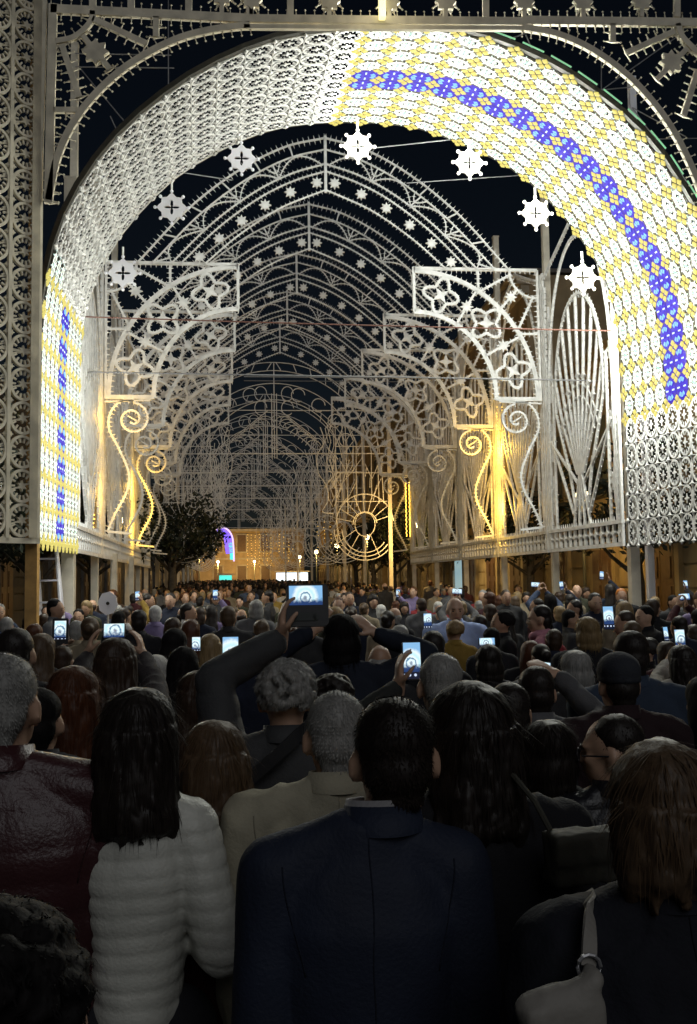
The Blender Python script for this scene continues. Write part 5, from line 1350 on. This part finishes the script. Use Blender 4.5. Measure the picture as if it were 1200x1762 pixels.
# ---- middle crowd: shared low figures, each with its own clothes and hair
protos = {}
def proto(hair, fem, up=0):
    k = (hair, fem, up)
    if k not in protos:
        r = make_person('person', '', 1.76, 0, -60, hair=hair, fem=fem, voxel=.024 if not up else .016, face=True, jacket=(.5, .5, .5), arms=('down', 'down') if not up else (((-.075, .34, 1.76), (.075, .34, 1.76)) if up == 1 else ('down', (.13, .33, 1.80))), hands={-1: dict(d=(.1, 0, 1), n=(1, .2, 0), curl=.9), 1: dict(d=(-.1, 0, 1), n=(-1, .2, 0), curl=.9)} if up else None, bulk=1.08)
        protos[k] = r
    return protos[k]
used_protos = set()
def mid(label, x, y, H, yaw_, hair, hairc, jacket, fem=False, skin='skin', group='people in the middle of the crowd', up=0):
    p = proto(hair, fem, up)
    c = p.copy() if (hair, fem, up) in used_protos else p
    fresh = c is not p; used_protos.add((hair, fem, up))
    if fresh: COL.objects.link(c)
    s = H/1.76; c.location = (x, y, gz(y)); c.rotation_euler = (rnd.uniform(-.05, .05), rnd.uniform(-.05, .05), yaw_); c.scale = (s, s, s); c['label'] = label; c['group'] = group; c['category'] = 'person'
    kids = list(p.children)
    for ch in kids:
        o = ch
        if fresh: o = ch.copy(); COL.objects.link(o); o.parent = c
        nm = ch.name.split('.')[0]; m_ = None
        if nm in ('jacket', 'collar'): m_ = cloth(jacket)
        elif nm in ('hair', 'eyebrow'): m_ = hairmat(hairc)
        elif nm == 'body': m_ = M[skin]
        if m_: o.material_slots[0].link = 'OBJECT'; o.material_slots[0].material = m_
    return c
CN = {'black': BLACK, 'navy': NAVY, 'charcoal': CHAR, 'brown': (.05, .03, .018), 'olive': (.04, .042, .025), 'maroon': (.05, .012, .015), 'beige': (.22, .18, .12), 'grey': (.11, .11, .115), 'white': (.5, .49, .46), 'red': (.22, .025, .03), 'denim': (.04, .06, .11), 'mustard': (.25, .16, .03), 'lilac': (.2, .16, .3)}
HN = {'short': 'short', 'crop': 'cropped', 'bob': 'bobbed', 'long': 'long', 'bun': 'tied back', 'fringe': 'balding', 'curly': 'curly'}
EXPL = [  # px, top, hair width px, hair, hair colour, jacket, facing (0 away, 1 camera, l/r sideways), extra words
 (70, 1056, 22, 'short', 'brown', 'beige', 0, 'before the red post foot'), (103, 1030, 24, 'short', 'black', 'grey', 'r', 'by the lit left post'), (143, 1033, 22, 'bob', 'blonde', 'olive', 1, 'beside the pale post on the left'),
 (188, 1015, 17, 'curly', 'auburn', 'brown', 1, 'behind the paddle board'), (262, 1042, 24, 'crop', 'white', 'lilac', 0, 'left of centre'), (330, 1038, 24, 'short', 'dark', 'white', 'r', 'left of centre in profile'), (352, 1045, 22, 'bob', 'grey', 'charcoal', 0, 'left of centre'),
 (407, 1042, 29, 'crop', 'lightbrown', 'charcoal', 0, 'left of the raised phone'), (431, 1032, 27, 'bob', 'grey', 'grey', 0, 'left of the raised phone'), (290, 1062, 34, 'bob', 'brown', 'maroon', 0, 'left of centre'), (326, 1066, 34, 'long', 'auburn', 'black', 0, 'left of centre'),
 (225, 1050, 30, 'short', 'dark', 'black', 0, 'above the level phone on the left'), (160, 1062, 34, 'bun', 'lightbrown', 'beige', 0, 'on the left behind the phone arms'), (362, 1092, 42, 'long', 'blonde', 'mustard', 0, 'behind the tall phone'), (460, 1066, 34, 'bob', 'lightbrown', 'mustard', 0, 'under the raised phone'),
 (430, 1098, 44, 'short', 'dark', 'navy', 0, 'beside the raised arm'), (636, 1108, 46, 'fringe', 'grey', 'charcoal', 0, 'below the raised hands'), (684, 1075, 38, 'bob', 'grey', 'black', 0, 'right of the raised hands'), (737, 1086, 46, 'crop', 'dark', 'black', 0, 'right of centre'),
 (780, 1068, 34, 'curly', 'blonde', 'mustard', 0, 'before the blue sweater man'), (811, 1058, 29, 'short', 'dark', 'brown', 0, 'right of the blue sweater man'), (848, 1050, 34, 'curly', 'black', 'black', 'l', 'between two gallery posts'), (850, 1080, 34, 'short', 'black', 'black', 0, 'above the level phone'),
 (900, 1110, 42, 'long', 'auburn', 'black', 0, 'right of centre'), (937, 1082, 34, 'crop', 'brown', 'navy', 0, 'below the pink jacket'), (936, 1112, 40, 'bun', 'dark', 'black', 0, 'right of centre, low'), (975, 1050, 27, 'short', 'black', 'charcoal', 'r', 'right of the pink jacket'),
 (988, 1032, 24, 'short', 'dark', 'charcoal', 'l', 'left of the tallest right post'), (1028, 1020, 24, 'short', 'dark', 'navy', 1, 'by the tallest right post'), (1077, 1012, 19, 'crop', 'orange', 'black', 1, 'HAT'), (1120, 1042, 30, 'short', 'black', 'black', 'l', 'at the right'),
 (1080, 1050, 32, 'crop', 'brown', 'black', 'l', 'beside the upright phone'), (1100, 1068, 34, 'crop', 'lightbrown', 'navy', 0, 'right side'), (1106, 1100, 40, 'curly', 'dark', 'black', 'l', 'right side beside the denim jacket'), (1140, 1118, 44, 'long', 'brown', 'maroon', 0, 'near the right edge'),
 (655, 1040, 21, 'bob', 'white', 'grey', 0, 'right of the raised phone'), (676, 1045, 24, 'fringe', 'grey', 'black', 0, 'right of the raised phone'), (697, 1035, 19, 'long', 'dark', 'black', 1, 'right of centre'), (720, 1030, 17, 'long', 'dark', 'red', 1, 'right of centre'), (750, 1035, 19, 'bob', 'white', 'red', 1, 'right of centre'),
 (590, 1020, 18, 'short', 'dark', 'black', 1, 'beyond the raised hands'), (610, 1018, 18, 'short', 'brown', 'navy', 1, 'beyond the raised hands'), (635, 1022, 20, 'long', 'dark', 'charcoal', 1, 'beyond the raised hands'), (575, 1035, 20, 'bob', 'dark', 'black', 'l', 'beyond the raised hands'),
 (870, 1015, 19, 'short', 'brown', 'charcoal', 1, 'before the ochre doors'), (905, 1018, 18, 'bob', 'dark', 'beige', 1, 'before the ochre doors'), (918, 1030, 21, 'short', 'dark', 'maroon', 'l', 'before the ochre doors'), (1010, 1010, 17, 'long', 'brown', 'black', 1, 'by the right posts'),
 (50, 1060, 26, 'bob', 'dark', 'navy', 0, 'near the left edge'), (12, 1062, 26, 'short', 'grey', 'denim', 0, 'at the left edge'), (250, 1022, 18, 'short', 'dark', 'black', 'r', 'by the left gallery wall'), (300, 1020, 19, 'short', 'dark', 'navy', 1, 'left of centre'), (375, 1018, 18, 'bob', 'brown', 'charcoal', 1, 'left of centre'), (468, 1015, 17, 'short', 'dark', 'charcoal', 'l', 'left of the raised phone'),
 (120, 1068, 30, 'crop', 'grey', 'beige', 0, 'left, behind the dark phone'), (880, 1062, 26, 'long', 'dark', 'charcoal', 0, 'left of the pink jacket'), (1165, 1060, 30, 'short', 'dark', 'navy', 0, 'near the right edge'), (1190, 1085, 34, 'bob', 'brown', 'black', 0, 'at the right edge')]
FAC = {0: (0, 'seen from behind'), 1: (PI, 'facing the camera'), 'l': (PI/2, 'in profile'), 'r': (-PI/2, 'in profile')}
occ = [(p.x, p.y) for r, p, H in persons]
for i, (px, top, w, hair, hc, jk, fc, ex) in enumerate(EXPL):
    p = spot(px, top, w, HW[hair]); H = min(max(p.z-gz(p.y), 1.5), 1.9)
    a, wd = FAC[fc]
    mid('%s %s hair, %s top, %s, %s' % (HN[hair], {'lightbrown': 'light-brown'}.get(hc, hc), jk, wd, ex) if ex != 'HAT' else 'person in an orange knit hat facing the camera by the right post', p.x, p.y, H, a+rnd.uniform(-.25, .25), hair, hc, CN[jk], fem=hair in ('long', 'bob', 'bun'), skin=rnd.choice(['skin', 'skin2'])); occ.append((p.x, p.y))
# ---- the rest of the crowd under and beyond the gallery
jn = ['black', 'black', 'navy', 'charcoal', 'lilac', 'red', 'grey', 'beige', 'mustard', 'white', 'brown', 'olive', 'maroon', 'grey', 'beige', 'denim', 'white', 'navy']
hn = ['black', 'dark', 'dark', 'dark', 'brown', 'brown', 'lightbrown', 'grey', 'auburn', 'blonde']
nph = 0; cnt = 0; tries = 0; seen_lab = set()
while cnt < 165 and tries < 6000:
    tries += 1
    y = 8.5+ (rnd.random()**1.25)*30; xl, xr = (-3.6, 7.4) if y > 12 else (-3.2, 5.6); x = rnd.uniform(xl, xr)
    dmin = .42 if y < 20 else .55
    if any((x-a)**2+(y-c)**2 < dmin**2 for a, c in occ): continue
    pxl = 600+F*((x*cy_-y*sy_)/(x*sy_+y*cy_))
    if y < 10.8 and 715 < pxl < 850: continue
    occ.append((x, y)); cnt += 1
    f_ = rnd.random(); faces = f_ < (.2 if y < 12 else .42)
    wd = 'facing the camera' if faces else 'seen from behind'
    zone = 'before the vault' if y < 13 else ('under the vault' if y < 17 else ('inside the gallery' if y < 27 else 'deep in the gallery'))
    sd_ = 'left of street' if pxl < 400 else ('mid street' if pxl < 700 else 'right of street')
    for _t in range(60):
        hair = rnd.choice(['short', 'crop', 'short', 'bob', 'long', 'bun', 'fringe', 'short', 'curly']); hc = rnd.choice(hn); jk = rnd.choice(jn); key = (hair, hc, jk, wd, sd_, zone)
        if key not in seen_lab: break
    seen_lab.add(key)
    up = 0; Hh = rnd.gauss(1.70, .07) if hair not in ('long', 'bob', 'bun') else rnd.gauss(1.64, .05); ya = (PI if faces else 0)+rnd.uniform(-.6, .6)
    if not faces and y < 19 and rnd.random() < .30:
        up = rnd.choice([1, 2, 2]); ya = rnd.uniform(-.15, .15); hair = rnd.choice(['short', 'long', 'bob']); key = (hair, hc, jk, wd, sd_, zone); s_ = Hh/1.76
        lx = 0 if up == 1 else .09; X_, Y_ = lx*s_*math.cos(ya)-.36*s_*math.sin(ya), lx*s_*math.sin(ya)+.36*s_*math.cos(ya)
        c_ = Vector((x+X_, y+Y_, gz(y)+1.90*s_)); k_ = c_.y/F; land = up == 1
        vv = c_-Vector((0, 0, HC)); qd = vv.dot(FWD); ppx, ppy = 600+F*vv.dot(RT)/qd, 881-F*vv.dot(UP)/qd
        nph += 1; phone('%s phone held over a %s %s haired head, %s %s' % ('level' if land else 'upright', hc if hc != 'lightbrown' else 'fair', HN[hair], sd_, zone), ppx, ppy, c_.y, (.15 if land else .075)/k_, (.075 if land else .15)/k_, yaw_=ya, tilt=rnd.uniform(-.12, .12))
    mid('%s %s hair, %s clothes, %s, %s, %s' % (HN[hair], {'lightbrown': 'fair'}.get(hc, hc), jk, wd, sd_+(', phone raised' if up else ''), zone), x, y, Hh, ya, hair, hc, CN[jk], fem=hair in ('long', 'bob', 'bun'), skin=rnd.choice(['skin', 'skin2']), group='people standing under the gallery', up=up)
for k, p in protos.items():
    if k not in used_protos: bpy.data.objects.remove(p)
# ---- far crowd: one mass of low figures
b = MB(); fm = [cloth(BLACK), cloth(NAVY), cloth(CHAR), M['skin2'], hairmat('dark'), cloth(CN['grey']), cloth(CN['beige'])]
for k in range(1100):
    y = 36+70*rnd.random()**1.3; x = rnd.uniform(-3.9+.0*y, 6.2-.02*y)+xc(y)-1.2; H = rnd.gauss(1.68, .08); z = gz(y); c = rnd.choice([0, 0, 1, 2, 2, 5, 6]); s = H/1.7
    b.loft([((x, y, z), .14, .12, 2), ((x, y, z+.9*s), .17, .12, 2), ((x, y, z+1.35*s), .21, .12, 2), ((x, y, z+1.47*s), .09, .08, 2)], 8, c)
    b.ell((x, y, z+1.58*s), (.075, .09, .115), 8, 6, 3 if rnd.random() < .4 else 4); b.ell((x, y+rnd.choice([-.02, .03]), z+1.625*s), (.08, .088, .08), 8, 5, 4)
o = b.build('distant_crowd', fm, None, True); tag(o, 'dense mass of people filling the far street', 'crowd', kind='stuff')
